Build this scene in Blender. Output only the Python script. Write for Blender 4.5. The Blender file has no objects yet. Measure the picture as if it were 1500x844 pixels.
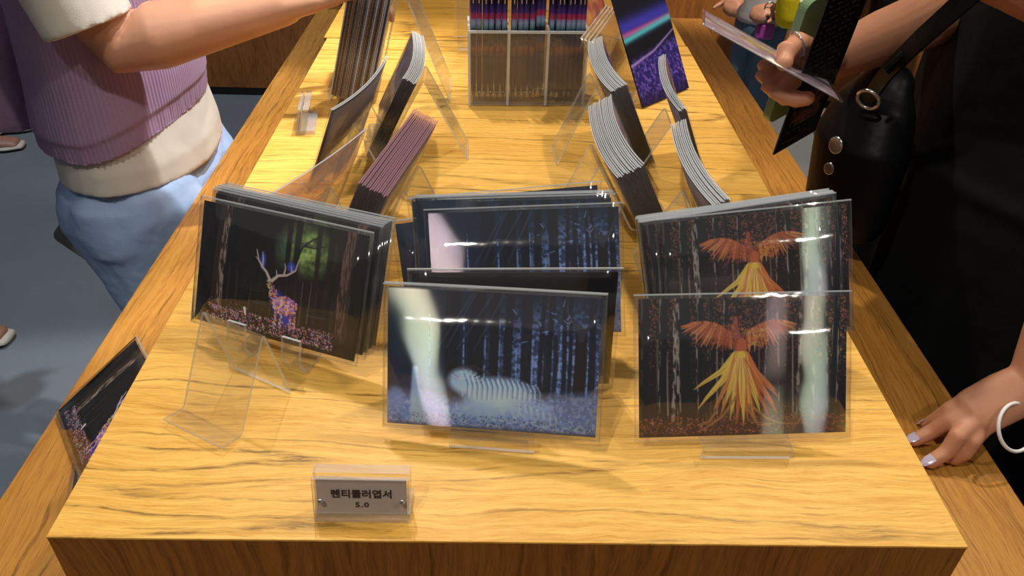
import bpy, bmesh, math, random
import numpy as np
from mathutils import Vector, Matrix, noise as mnoise
random.seed(7)
rng = np.random.default_rng(11)
D = 1.0                      # height of the riser deck above the floor; things below are given relative to it
SC = bpy.context.scene
COL = SC.collection

# ------------------------------------------------------------------ camera
RI = Vector((0.999619, -0.007078, 0.026682)); UP = Vector((-0.017568, 0.582478, 0.812656)); FW = Vector((0.021294, 0.812815, -0.582132))
cd = bpy.data.cameras.new('camera'); cam = bpy.data.objects.new('camera', cd); COL.objects.link(cam)
cd.sensor_fit = 'HORIZONTAL'; cd.sensor_width = 36.0; cd.lens = 36.0 * 1157.04 / 1500.0; cd.clip_start = 0.02
CAMZ = 0.435
m = Matrix((RI, UP, -FW)).transposed().to_4x4(); m.translation = (0, 0, D + CAMZ); cam.matrix_world = m
SC.camera = cam

def ray(px, py): return FW + RI * ((px - 750) / 1157.04) + UP * ((422 - py) / 1157.04)
def at(px, py, z=0.0):
    d = ray(px, py); t = (z - CAMZ) / d.z; return Vector((d.x * t, d.y * t, z))
def aty(px, py, Y):
    d = ray(px, py); t = Y / d.y; return Vector((d.x * t, Y, CAMZ + d.z * t))

# ------------------------------------------------------------------ world, lights, exposure
w = bpy.data.worlds.new('world'); SC.world = w; w.use_nodes = True
w.node_tree.nodes['Background'].inputs[0].default_value = (0.55, 0.6, 0.7, 1); w.node_tree.nodes['Background'].inputs[1].default_value = 0.075
def spot(name, loc, target, power, size=60, col=(1, .88, .7), rad=.035, blend=.35):
    l = bpy.data.lights.new(name, 'SPOT'); l.energy = power; l.spot_size = math.radians(size); l.spot_blend = blend
    l.color = col; l.shadow_soft_size = rad
    o = bpy.data.objects.new(name, l); COL.objects.link(o); o.location = loc
    o.rotation_euler = (Vector(target) - Vector(loc)).to_track_quat('-Z', 'Y').to_euler(); return o
def area(name, loc, target, power, sx, sy, col):
    l = bpy.data.lights.new(name, 'AREA'); l.energy = power; l.shape = 'RECTANGLE'; l.size = sx; l.size_y = sy; l.color = col
    o = bpy.data.objects.new(name, l); COL.objects.link(o); o.location = loc
    o.rotation_euler = (Vector(target) - Vector(loc)).to_track_quat('-Z', 'Y').to_euler(); return o
spot('ceiling_spot', (-0.35, 1.75, 3.0), (-.02, .60, 1.0), 84, 44, (1, .90, .76))
spot('ceiling_spot', (0.95, 1.35, 3.0), (0.02, .9, 1.0), 66, 44, (1, .88, .72))
spot('ceiling_spot', (-0.62, -.35, 2.9), (0.0, .5, 1.0), 56, 40, (1, .93, .82))
spot('ceiling_spot', (1.10, -.30, 2.9), (0.1, .5, 1.0), 30, 38, (1, .93, .82))
spot('ceiling_spot', (0.45, 1.25, 3.05), (-.58, 1.12, .9), 185, 25, (.97, .97, 1))
spot('ceiling_spot', (-1.5, 2.2, 3.0), (-1.5, 2.6, 0), 135, 80, (.78, .88, 1))
spot('ceiling_spot', (1.1, 2.3, 3.0), (1.2, 3.3, 0.3), 330, 75, (1, .88, .70))
area('ambient_fill', (0, 1.2, 3.2), (0, 1.2, 0), 11, 4, 4, (1, .95, .88))  # wide soft fill added overhead for ambient light, not a real fixture
SC.view_settings.view_transform = 'Standard'; SC.view_settings.look = 'None'; SC.view_settings.gamma = 1
SC.view_settings.use_curve_mapping = False; SC.view_settings.exposure = 0.12

# ------------------------------------------------------------------ materials
def lin(c): return tuple(((v / 255) / 12.92 if v / 255 <= .04045 else ((v / 255 + .055) / 1.055) ** 2.4) for v in c)
class NT:
    def __init__(s, name):
        s.m = bpy.data.materials.new(name); s.m.use_nodes = True; s.t = s.m.node_tree; s.n = s.t.nodes; s.b = s.n['Principled BSDF']; s.out = s.n['Material Output']
    def L(s, a, b): s.t.links.new(a, b)
    def N(s, t, **k):
        n = s.n.new(t)
        for a, v in k.items(): setattr(n, a, v)
        return n
    def math(s, op, a, b=None, clamp=False):
        n = s.N('ShaderNodeMath', operation=op, use_clamp=clamp)
        for i, v in enumerate((a, b)):
            if v is None: continue
            if isinstance(v, (int, float)): n.inputs[i].default_value = v
            else: s.L(v, n.inputs[i])
        return n.outputs[0]
    def noise(s, vec, scale=1, detail=2, rough=.5, dim='3D'):
        n = s.N('ShaderNodeTexNoise'); n.inputs['Scale'].default_value = scale; n.inputs['Detail'].default_value = detail; n.inputs['Roughness'].default_value = rough
        if vec is not None: s.L(vec, n.inputs['Vector'])
        return n.outputs['Fac']
    def comb(s, x, y, z):
        n = s.N('ShaderNodeCombineXYZ')
        for i, v in enumerate((x, y, z)):
            if isinstance(v, (int, float)): n.inputs[i].default_value = v
            else: s.L(v, n.inputs[i])
        return n.outputs[0]
    def ramp(s, f, stops):
        n = s.N('ShaderNodeValToRGB'); cr = n.color_ramp
        while len(cr.elements) < len(stops): cr.elements.new(.5)
        for e, (p, c) in zip(cr.elements, stops):
            e.position = p; e.color = (*c, 1) if len(c) == 3 else c
        s.L(f, n.inputs[0]); return n.outputs[0]
    def mix(s, f, a, b, mode='MIX'):
        n = s.N('ShaderNodeMix', data_type='RGBA', blend_type=mode)
        for i, v in ((0, f), (6, a), (7, b)):
            if isinstance(v, (int, float)): n.inputs[i].default_value = v
            elif isinstance(v, tuple): n.inputs[i].default_value = (*v, 1)
            else: s.L(v, n.inputs[i])
        return n.outputs[2]
    def bump(s, h, strength, dist):
        n = s.N('ShaderNodeBump'); n.inputs['Strength'].default_value = strength; n.inputs['Distance'].default_value = dist; s.L(h, n.inputs['Height']); s.L(n.outputs[0], s.b.inputs['Normal']); return n.outputs[0]
    def set(s, **k):
        for a, v in k.items(): s.b.inputs[a.replace('_', ' ')].default_value = v
def simple(name, rgb, rough=.5, metal=0, spec=.5, bump=None, coat=0):
    t = NT(name); c = lin(rgb)
    t.set(Roughness=rough, Metallic=metal); t.b.inputs['Specular IOR Level'].default_value = spec; t.b.inputs['Coat Weight'].default_value = coat
    tc = t.N('ShaderNodeTexCoord').outputs['Object']
    f = t.noise(tc, 25, 3)
    t.L(t.mix(f, tuple(x * .88 for x in c), tuple(min(1, x * 1.1) for x in c)), t.b.inputs['Base Color'])
    if bump: t.bump(t.noise(tc, bump[0], 3), bump[1], bump[2])
    return t.m
def wood(name, grain, light, mid, dark, seed, lines=1.0, rough=.42, across='Y', k=1.0):
    """veneer; grain runs along axis `grain`, rings vary along axis `across` (object space, metres)"""
    t = NT(name); tc = t.N('ShaderNodeTexCoord').outputs['Object']; sp = t.N('ShaderNodeSeparateXYZ'); t.L(tc, sp.inputs[0])
    u = sp.outputs[grain]; v = sp.outputs[across]
    u0 = t.math('ADD', u, seed * 3.7)
    # warp of the grain lines
    w1 = t.math('SUBTRACT', t.noise(t.comb(t.math('MULTIPLY', u0, 4.0), t.math('MULTIPLY', v, 9.0), seed), 1, 2), .5)
    w2 = t.math('SUBTRACT', t.noise(t.comb(t.math('MULTIPLY', u0, 22.0), t.math('MULTIPLY', v, 50.0), seed), 1, 2), .5)
    w3 = t.math('SUBTRACT', t.noise(t.comb(t.math('MULTIPLY', u0, 120.0), t.math('MULTIPLY', v, 260.0), seed), 1, 2), .5)
    vv = t.math('ADD', v, t.math('ADD', t.math('MULTIPLY', w1, .045), t.math('ADD', t.math('MULTIPLY', w2, .007), t.math('MULTIPLY', w3, .0016))))
    broad = t.noise(t.comb(t.math('MULTIPLY', u0, 1.2), t.math('MULTIPLY', vv, 22 * k), seed + 1), 1, 2)
    med = t.noise(t.comb(t.math('MULTIPLY', u0, 9.0), t.math('MULTIPLY', vv, 230 * k), seed + 2), 1, 4, .65)
    fine = t.noise(t.comb(t.math('MULTIPLY', u0, 40.0), t.math('MULTIPLY', vv, 800 * k), seed + 3), 1, 3, .7)
    f = t.math('ADD', t.math('MULTIPLY', broad, .22), t.math('ADD', t.math('MULTIPLY', med, .43), t.math('MULTIPLY', fine, .35)))
    col = t.ramp(f, [(.40, lin(mid)), (.475, tuple(.5 * (a + b) for a, b in zip(lin(mid), lin(light)))), (.56, lin(light))])
    # medium dark streaks
    st = t.ramp(t.noise(t.comb(t.math('MULTIPLY', u0, 14.0), t.math('MULTIPLY', vv, 330 * k), seed + 9), 1, 2, .6), [(.60, (0, 0, 0)), (.72, (1, 1, 1))])
    col = t.mix(t.math('MULTIPLY', st, .42), col, lin(dark))
    # long dark growth lines, broken
    ln = t.noise(t.comb(t.math('MULTIPLY', u0, .6), t.math('MULTIPLY', vv, 17 * k), seed + 4), 1, 0)
    ad = t.math('ABSOLUTE', t.math('SUBTRACT', ln, .5))
    l1 = t.ramp(ad, [(0, (1, 1, 1)), (.006, (.6, .6, .6)), (.015, (0, 0, 0))])
    ad2 = t.math('ABSOLUTE', t.math('SUBTRACT', ln, .60)); l2 = t.ramp(ad2, [(0, (1, 1, 1)), (.005, (.5, .5, .5)), (.012, (0, 0, 0))])
    br = t.ramp(t.noise(t.comb(t.math('MULTIPLY', u0, 26.0), t.math('MULTIPLY', vv, 300), seed + 5), 1, 3, .7), [(.42, (.15, .15, .15)), (.56, (1, 1, 1))])
    lm = t.math('MULTIPLY', t.math('ADD', l1, t.math('MULTIPLY', l2, .7), True), br)
    col = t.mix(t.math('MULTIPLY', lm, .8 * lines), col, lin((70, 38, 12)))
    # pores
    po = t.ramp(t.noise(t.comb(t.math('MULTIPLY', u0, 60.0), t.math('MULTIPLY', vv, 1100), seed + 6), 1, 1), [(.66, (0, 0, 0)), (.74, (1, 1, 1))])
    col = t.mix(t.math('MULTIPLY', po, .35), col, lin(dark))
    t.L(col, t.b.inputs['Base Color']); t.set(Roughness=rough); t.b.inputs['Specular IOR Level'].default_value = .35
    t.bump(t.math('SUBTRACT', fine, t.math('MULTIPLY', lm, .5)), .25, .0006)
    return t.m
M = {}
M['deck'] = wood('deck_veneer', 'X', (244, 194, 98), (214, 156, 60), (126, 80, 30), 1.0)
M['deck2'] = wood('deck_veneer_back', 'X', (246, 192, 90), (216, 155, 54), (130, 80, 28), 5.0)
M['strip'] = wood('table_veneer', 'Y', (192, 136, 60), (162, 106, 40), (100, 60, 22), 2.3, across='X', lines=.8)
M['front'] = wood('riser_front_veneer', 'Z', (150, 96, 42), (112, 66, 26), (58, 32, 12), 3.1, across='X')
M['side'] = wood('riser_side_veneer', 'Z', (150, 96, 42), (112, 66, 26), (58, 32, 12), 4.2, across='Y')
M['panel'] = wood('wall_panel_veneer', 'Z', (168, 106, 52), (138, 82, 36), (84, 46, 18), 6.2, across='X', lines=.4, k=.35, rough=.5)
M['gap'] = simple('dark_gap', (18, 14, 12), .9)
def floor_mat():
    t = NT('polished_concrete'); tc = t.N('ShaderNodeTexCoord').outputs['Object']
    f = t.noise(tc, 1.3, 5, .6); g = t.noise(tc, 60, 3)
    t.L(t.mix(t.math('MULTIPLY', g, .25), t.ramp(f, [(.3, lin((104, 112, 120))), (.7, lin((128, 134, 138)))]), lin((86, 92, 100))), t.b.inputs['Base Color'])
    t.set(Roughness=.45); t.bump(g, .1, .001); return t.m
M['floor'] = floor_mat()
def clear(name, tint, gloss=.9, rough=.03, edge=0.0, wav=None, milk=0.0):
    """thin clear plastic: see-through film with Fresnel gloss"""
    t = NT(name); n = t.n; n.remove(t.b)
    tr = t.N('ShaderNodeBsdfTransparent'); tr.inputs[0].default_value = (*tint, 1)
    gl = t.N('ShaderNodeBsdfGlossy'); gl.inputs['Roughness'].default_value = rough; gl.inputs[0].default_value = (gloss,) * 3 + (1,)
    fr = t.N('ShaderNodeLayerWeight'); fr.inputs[0].default_value = .5
    fz = t.math('ADD', t.math('MULTIPLY', t.math('POWER', fr.outputs['Facing'], 5.0), .9), .045)
    mx = t.N('ShaderNodeMixShader'); t.L(fz, mx.inputs[0]); t.L(tr.outputs[0], mx.inputs[1]); t.L(gl.outputs[0], mx.inputs[2])
    if wav:
        tc = t.N('ShaderNodeTexCoord').outputs['Object']; f = t.noise(tc, wav[0], 3, .5)
        bp = t.N('ShaderNodeBump'); bp.inputs['Strength'].default_value = wav[1]; bp.inputs['Distance'].default_value = wav[2]; t.L(f, bp.inputs['Height'])
        t.L(bp.outputs[0], gl.inputs['Normal']); t.L(bp.outputs[0], fr.inputs['Normal'])
    o = mx.outputs[0]
    if milk:
        df = t.N('ShaderNodeBsdfDiffuse'); df.inputs[0].default_value = (.85, .9, .95, 1)
        m2 = t.N('ShaderNodeMixShader'); m2.inputs[0].default_value = milk; t.L(o, m2.inputs[1]); t.L(df.outputs[0], m2.inputs[2]); o = m2.outputs[0]
    t.L(o, t.out.inputs[0]); return t.m
M['acrylic'] = clear('clear_acrylic', (.965, .965, .955), milk=.018)
M['acrylic_edge'] = clear('acrylic_cut_edge', (.88, .90, .90), milk=.42, rough=.12)
M['film'] = clear('sleeve_film', (.98, .98, .98), gloss=.8, rough=.06, wav=(16, .35, .004), milk=.006)
M['film_back'] = clear('sleeve_film_back', (.97, .97, .97), gloss=.8, rough=.08, milk=.03)
M['rim'] = clear('sleeve_top_edge', (.62, .68, .74), gloss=1, rough=.15, milk=.46)
M['rim_side'] = clear('sleeve_side_edge', (.93, .93, .93), gloss=1, rough=.1, milk=.03)
M['sheet_clear'] = clear('copper_reflection_sheet', (.86, .74, .68), gloss=1, rough=.05, milk=.08)  # clear plastic; the copper reflection is put into the tint
def print_mat(name, rough=.34, aniso=0.0):
    t = NT(name); a = t.N('ShaderNodeAttribute'); a.attribute_name = 'ink'; g = t.N('ShaderNodeGamma'); g.inputs[1].default_value = .80; t.L(a.outputs['Color'], g.inputs[0]); t.L(g.outputs[0], t.b.inputs['Base Color'])
    t.set(Roughness=rough); t.b.inputs['Specular IOR Level'].default_value = .5
    if aniso:   # fine lens ribs of a lenticular sheet, running across the card
        tg = t.N('ShaderNodeVectorTransform', vector_type='VECTOR', convert_from='OBJECT', convert_to='WORLD'); tg.inputs[0].default_value = (1, 0, 0)
        t.L(tg.outputs[0], t.b.inputs['Tangent']); t.b.inputs['Anisotropic'].default_value = aniso; t.b.inputs['Anisotropic Rotation'].default_value = 0
        tc = t.N('ShaderNodeTexCoord').outputs['Object']; bn = t.bump(t.noise(tc, 8, 2), .30, .0030)
        gl = t.N('ShaderNodeBsdfAnisotropic'); gl.inputs['Roughness'].default_value = .25; gl.inputs['Anisotropy'].default_value = .98; gl.inputs['Rotation'].default_value = 0
        t.L(tg.outputs[0], gl.inputs['Tangent']); t.L(bn, gl.inputs['Normal'])
        lw = t.N('ShaderNodeLayerWeight'); lw.inputs[0].default_value = .5; hs = t.N('ShaderNodeHueSaturation'); hs.inputs['Color'].default_value = (1, .80, .80, 1)
        t.L(t.math('FRACT', t.math('MULTIPLY', lw.outputs['Facing'], 19.0)), hs.inputs['Hue']); t.L(hs.outputs[0], gl.inputs['Color'])   # diffraction tint of the ribbed sheet
        mx = t.N('ShaderNodeMixShader'); mx.inputs[0].default_value = .085; t.L(t.b.outputs[0], mx.inputs[1]); t.L(gl.outputs[0], mx.inputs[2]); t.L(mx.outputs[0], t.out.inputs[0])
    return t.m
M['print'] = print_mat('lenticular_print', .42, .95)
M['paper_print'] = print_mat('paper_print', .45)
M['board'] = simple('card_back_white', (196, 200, 208), .6)
M['stack_back'] = simple('card_back_umber', (112, 92, 84), .5)
M['edge_dark'] = simple('print_edge_dark', (34, 26, 30), .5)
M['edge_pink'] = simple('print_edge_pink', (170, 110, 130), .5)

# ------------------------------------------------------------------ object helpers
def tag(o, label=None, cat=None, group=None, kind=None):
    if label: o['label'] = label
    if cat: o['category'] = cat
    if group: o['group'] = group
    if kind: o['kind'] = kind
    return o
def obj(name, me, parent=None, loc=(0, 0, 0), mats=()):
    if isinstance(me, bmesh.types.BMesh):
        b = me; me = bpy.data.meshes.new(name); b.to_mesh(me); b.free()
    for k in mats: me.materials.append(M[k])
    o = bpy.data.objects.new(name, me); COL.objects.link(o); o.parent = parent
    o.location = Vector(loc) + (Vector((0, 0, 0)) if parent else Vector((0, 0, D)))
    return o
def root(name, loc, label, cat, group=None, rz=0):
    o = bpy.data.objects.new(name, None); COL.objects.link(o); o.location = Vector(loc) + Vector((0, 0, D)); o.rotation_euler = (0, 0, rz); o.empty_display_size = .02
    return tag(o, label, cat, group)
def box(bm, c, s, mi=0, bev=0):
    r = bmesh.ops.create_cube(bm, size=1, matrix=Matrix.Translation(c) @ Matrix.Diagonal((*s, 1)))
    fs = set(f for v in r['verts'] for f in v.link_faces)
    for f in fs: f.material_index = mi
    if bev: bmesh.ops.bevel(bm, geom=list(set(e for f in fs for e in f.edges)), offset=bev, segments=2, affect='EDGES', profile=.5)
def bx(name, c, s, mat, parent=None, bev=0, loc=(0, 0, 0)):
    bm = bmesh.new(); box(bm, c, s, 0, bev); return obj(name, bm, parent, loc, (mat,))
def smooth(o):
    for p in o.data.polygons: p.use_smooth = True
def copy_tree(o):
    c = o.copy(); COL.objects.link(c)
    for ch in o.children:
        d = ch.copy(); COL.objects.link(d); d.parent = c
        for g in ch.children:
            e = g.copy(); COL.objects.link(e); e.parent = d
    return c
def pose(x, y, z, yaw, lean, roll, back=0.0, up=0.0, right=0.0):
    """frame of a leaning card: local X along its foot, Y up the card, Z its face normal; origin at the middle of its foot"""
    r0 = Vector((math.cos(yaw), math.sin(yaw), 0)); b = Vector((-math.sin(yaw), math.cos(yaw), 0))
    u0 = Vector((0, 0, math.cos(lean))) + b * math.sin(lean); c, s = math.cos(roll), math.sin(roll)
    r = r0 * c + u0 * s; u = u0 * c - r0 * s; n = r.cross(u)
    mt = Matrix((r, u, n)).transposed().to_4x4(); mt.translation = Vector((x, y, z + D)) - n * back + u * up + r * right
    return mt

# ------------------------------------------------------------------ painted designs (ink colours per vertex of a fine grid)
class Cv:
    def __init__(s, w=360, h=240, bg=(10, 10, 12), asp=1.5):
        s.w, s.h, s.asp = w, h, asp; s.a = np.ones((h, w, 3)) * np.array(bg, float)
        s.X, s.Y = np.meshgrid(np.linspace(0, asp, w), np.linspace(0, 1, h)); s.px = 1.0 / h    # y down from the top
    def ns(s, fx, fy, seed=0, oc=3):
        out = np.zeros((s.h, s.w)); amp = 1; tot = 0
        for o in range(oc):
            r = np.random.default_rng(seed * 31 + o); gx, gy = int(fx * 2 ** o) + 2, int(fy * 2 ** o) + 2; g = r.random((gy + 1, gx + 1))
            x = s.X / s.asp * (gx - 1); y = s.Y * (gy - 1); xi = x.astype(int); yi = y.astype(int); xf = x - xi; yf = y - yi
            xf = xf * xf * (3 - 2 * xf); yf = yf * yf * (3 - 2 * yf)
            v = (g[yi, xi] * (1 - xf) + g[yi, xi + 1] * xf) * (1 - yf) + (g[yi + 1, xi] * (1 - xf) + g[yi + 1, xi + 1] * xf) * yf
            out += v * amp; tot += amp; amp *= .55
        return out / tot
    def put(s, mask, col, alpha=1.0):
        c = np.array(col, float) if not isinstance(col, np.ndarray) else col
        k = np.clip(mask * alpha, 0, 1)[..., None]; s.a = s.a * (1 - k) + c * k
    def line(s, pts, w0, w1, col, alpha=1, soft=1.2, tex=None):
        n = len(pts) - 1; sf = soft * s.px
        x0 = min(p[0] for p in pts) - max(w0, w1) - 4 * sf; x1 = max(p[0] for p in pts) + max(w0, w1) + 4 * sf
        y0 = min(p[1] for p in pts) - max(w0, w1) - 4 * sf; y1 = max(p[1] for p in pts) + max(w0, w1) + 4 * sf
        i0, i1 = max(0, int(x0 / s.asp * (s.w - 1))), min(s.w, int(x1 / s.asp * (s.w - 1)) + 2); j0, j1 = max(0, int(y0 * (s.h - 1))), min(s.h, int(y1 * (s.h - 1)) + 2)
        if i0 >= i1 or j0 >= j1: return
        X = s.X[j0:j1, i0:i1]; Y = s.Y[j0:j1, i0:i1]; mk = np.zeros_like(X)
        for k in range(n):
            (ax, ay), (bx_, by) = pts[k], pts[k + 1]; dx, dy = bx_ - ax, by - ay; L = dx * dx + dy * dy + 1e-12
            t = np.clip(((X - ax) * dx + (Y - ay) * dy) / L, 0, 1); d = np.hypot(X - ax - t * dx, Y - ay - t * dy)
            wd = w0 + (w1 - w0) * (k + t) / n; mk = np.maximum(mk, np.clip((wd - d) / sf + .5, 0, 1))
        if tex is not None: mk = mk * tex[j0:j1, i0:i1]
        k = (mk * alpha)[..., None]; s.a[j0:j1, i0:i1] = s.a[j0:j1, i0:i1] * (1 - k) + np.array(col, float) * k
    def blob(s, x, y, rx, ry, col, alpha=1, soft=.5):
        d = np.hypot((s.X - x) / rx, (s.Y - y) / ry); s.put(np.clip((1 - d) / soft, 0, 1), col, alpha)
    def colors(s):
        a = np.clip(s.a, 0, 255) / 255; return np.where(a <= .04045, a / 12.92, ((a + .055) / 1.055) ** 2.4)

def leaves(c, n, region, cols, seed, sz=(.004, .012), al=(.4, .9)):
    r = random.Random(seed); x0, x1, y0, y1 = region
    for _ in range(n):
        x, y = r.uniform(x0, x1), r.uniform(y0, y1); a = r.uniform(0, 6.28); L = r.uniform(*sz)
        c.line([(x, y), (x + L * math.cos(a), y + L * math.sin(a))], sz[0] * .6, sz[0] * .3, r.choice(cols), r.uniform(*al))
def trunk(c, x, w, y0, y1, base, light, seed, sway=.01, side=1, spread=.35):
    r = random.Random(seed); pts = []
    for k in range(9):
        t = k / 8; pts.append((x + sway * math.sin(t * 4 + seed) + (r.random() - .5) * .004, y0 + (y1 - y0) * t))
    c.line(pts, w * .8, w, base, 1); t = c.ns(140, 14, seed, 3); tx = np.clip((t - .42) * 6, 0, 1)
    c.line([(px + side * w * .62, py) for px, py in pts], w * spread, w * spread, light, .9, 2, tx)

def deer():
    c = Cv(bg=(9, 9, 10)); n1 = c.ns(40, 6, 3); c.put(np.clip((n1 - .45) * 2, 0, 1), (26, 16, 16), .8)
    g = np.clip(1 - np.hypot((c.X - .98) / .30, (c.Y - .22) / .26), 0, 1) * c.ns(26, 22, 5, 4); c.put(np.clip(g * 2.4, 0, 1), (110, 142, 60), 1)
    c.put(np.clip((g - .3) * 4, 0, 1) * c.ns(60, 50, 6), (200, 214, 130), .8)
    g = np.clip(1 - np.hypot((c.X - .78) / .12, (c.Y - .26) / .2), 0, 1) * c.ns(26, 22, 15, 4); c.put(np.clip(g * 1.6, 0, 1), (46, 74, 62), .8)
    r = random.Random(4)
    for k in range(34):     # slim far trunks with light between
        x = .3 + k * .034 + r.uniform(-.01, .01)
        if k % 2 == 0: c.line([(x, r.uniform(.45, .6)), (x + r.uniform(-.01, .01), r.uniform(.78, .86))], .003, .005, r.choice([(86, 74, 74), (60, 44, 40), (104, 96, 92)]), .6 if x > .8 else .3)
    for x, wd in ((.4, .03), (.52, .026), (.66, .03), (.82, .024), (.90, .03), (1.08, .022), (1.2, .03), (1.28, .024)):
        c.line([(x, 0), (x + r.uniform(-.02, .02), .82)], wd, wd * .8, (13, 9, 9) if x < 1 else (24, 14, 12), .92, 3)
    c.line([(.905, .3), (.94, .2), (1.02, .13), (1.10, .08)], .010, .004, (12, 12, 8), 1); c.line([(.96, .19), (1.04, .19), (1.14, .16)], .007, .003, (12, 12, 8), 1)
    trunk(c, .20, .055, 0, .93, (30, 20, 16), (128, 112, 102), 2, .015, .9, .5)
    trunk(c, 1.36, .055, .0, 1.0, (34, 22, 20), (92, 66, 58), 9, .02, -.3, .7)
    c.put(np.clip((c.Y - .80) * 8, 0, 1), (16, 11, 11), .9)
    # flower body
    c.blob(.78, .70, .07, .13, (40, 44, 190), .85); c.blob(.86, .80, .07, .09, (38, 40, 200), .8); c.blob(.60, .38, .035, .09, (44, 60, 210), .8); c.blob(.86, .38, .05, .05, (44, 60, 210), .8)
    cols = [(170, 120, 236), (236, 96, 56), (136, 90, 220), (244, 170, 130), (214, 190, 244), (250, 140, 60), (100, 70, 200), (236, 206, 100)]
    def dots(cx, cy, rx, ry, n, seed, cs=cols, s=.009):
        q = random.Random(seed)
        for _ in range(n):
            a, d = q.uniform(0, 6.28), q.random() ** .5; x, y = cx + rx * d * math.cos(a), cy + ry * d * math.sin(a)
            c.line([(x, y), (x + q.uniform(-s, s) * .8, y + q.uniform(-s, s) * .8)], s * .62, s * .4, q.choice(cs), q.uniform(.65, 1))
    dots(.84, .70, .115, .075, 300, 1, s=.012); dots(.72, .63, .035, .075, 70, 2); dots(.68, .55, .026, .04, 34, 3, [(150, 150, 96), (190, 180, 150), (220, 90, 60)])
    for lx in (.76, .81, .90, .935): c.line([(lx, .76), (lx + .006, .84), (lx - .002, .92)], .012, .006, (78, 52, 86), .9); dots(lx, .83, .012, .07, 26, int(lx * 100))
    bone = (172, 160, 158)
    c.line([(.68, .52), (.64, .46), (.60, .43), (.56, .38), (.535, .30)], .013, .004, bone); c.line([(.60, .43), (.60, .36), (.59, .31)], .008, .003, bone); c.line([(.56, .38), (.53, .36)], .006, .002, bone)
    c.line([(.70, .52), (.75, .47), (.83, .45), (.90, .40), (.925, .30)], .013, .004, bone); c.line([(.80, .455), (.81, .40), (.80, .36)], .008, .003, bone); c.line([(.87, .42), (.86, .37)], .006, .003, bone); c.line([(.74, .48), (.73, .43)], .006, .003, bone)
    # flower ground
    leaves(c, 700, (.10, 1.30, .83, .97), [(226, 196, 220), (170, 110, 220), (220, 140, 150), (244, 236, 230), (140, 90, 170), (210, 100, 80)], 8, (.008, .013))
    leaves(c, 70, (.12, .5, .78, .88), [(190, 180, 180), (150, 120, 140)], 9); leaves(c, 60, (1.1, 1.3, .82, .9), [(150, 140, 130)], 10)
    c.line([(.47, .80), (.485, .85)], .012, .006, (232, 240, 250), 1, 2)
    c.put(np.clip((c.Y - .955) * 26, 0, 1), (12, 9, 10), .9)
    c.a = c.a * 1.12 + 2
    return c
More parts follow.
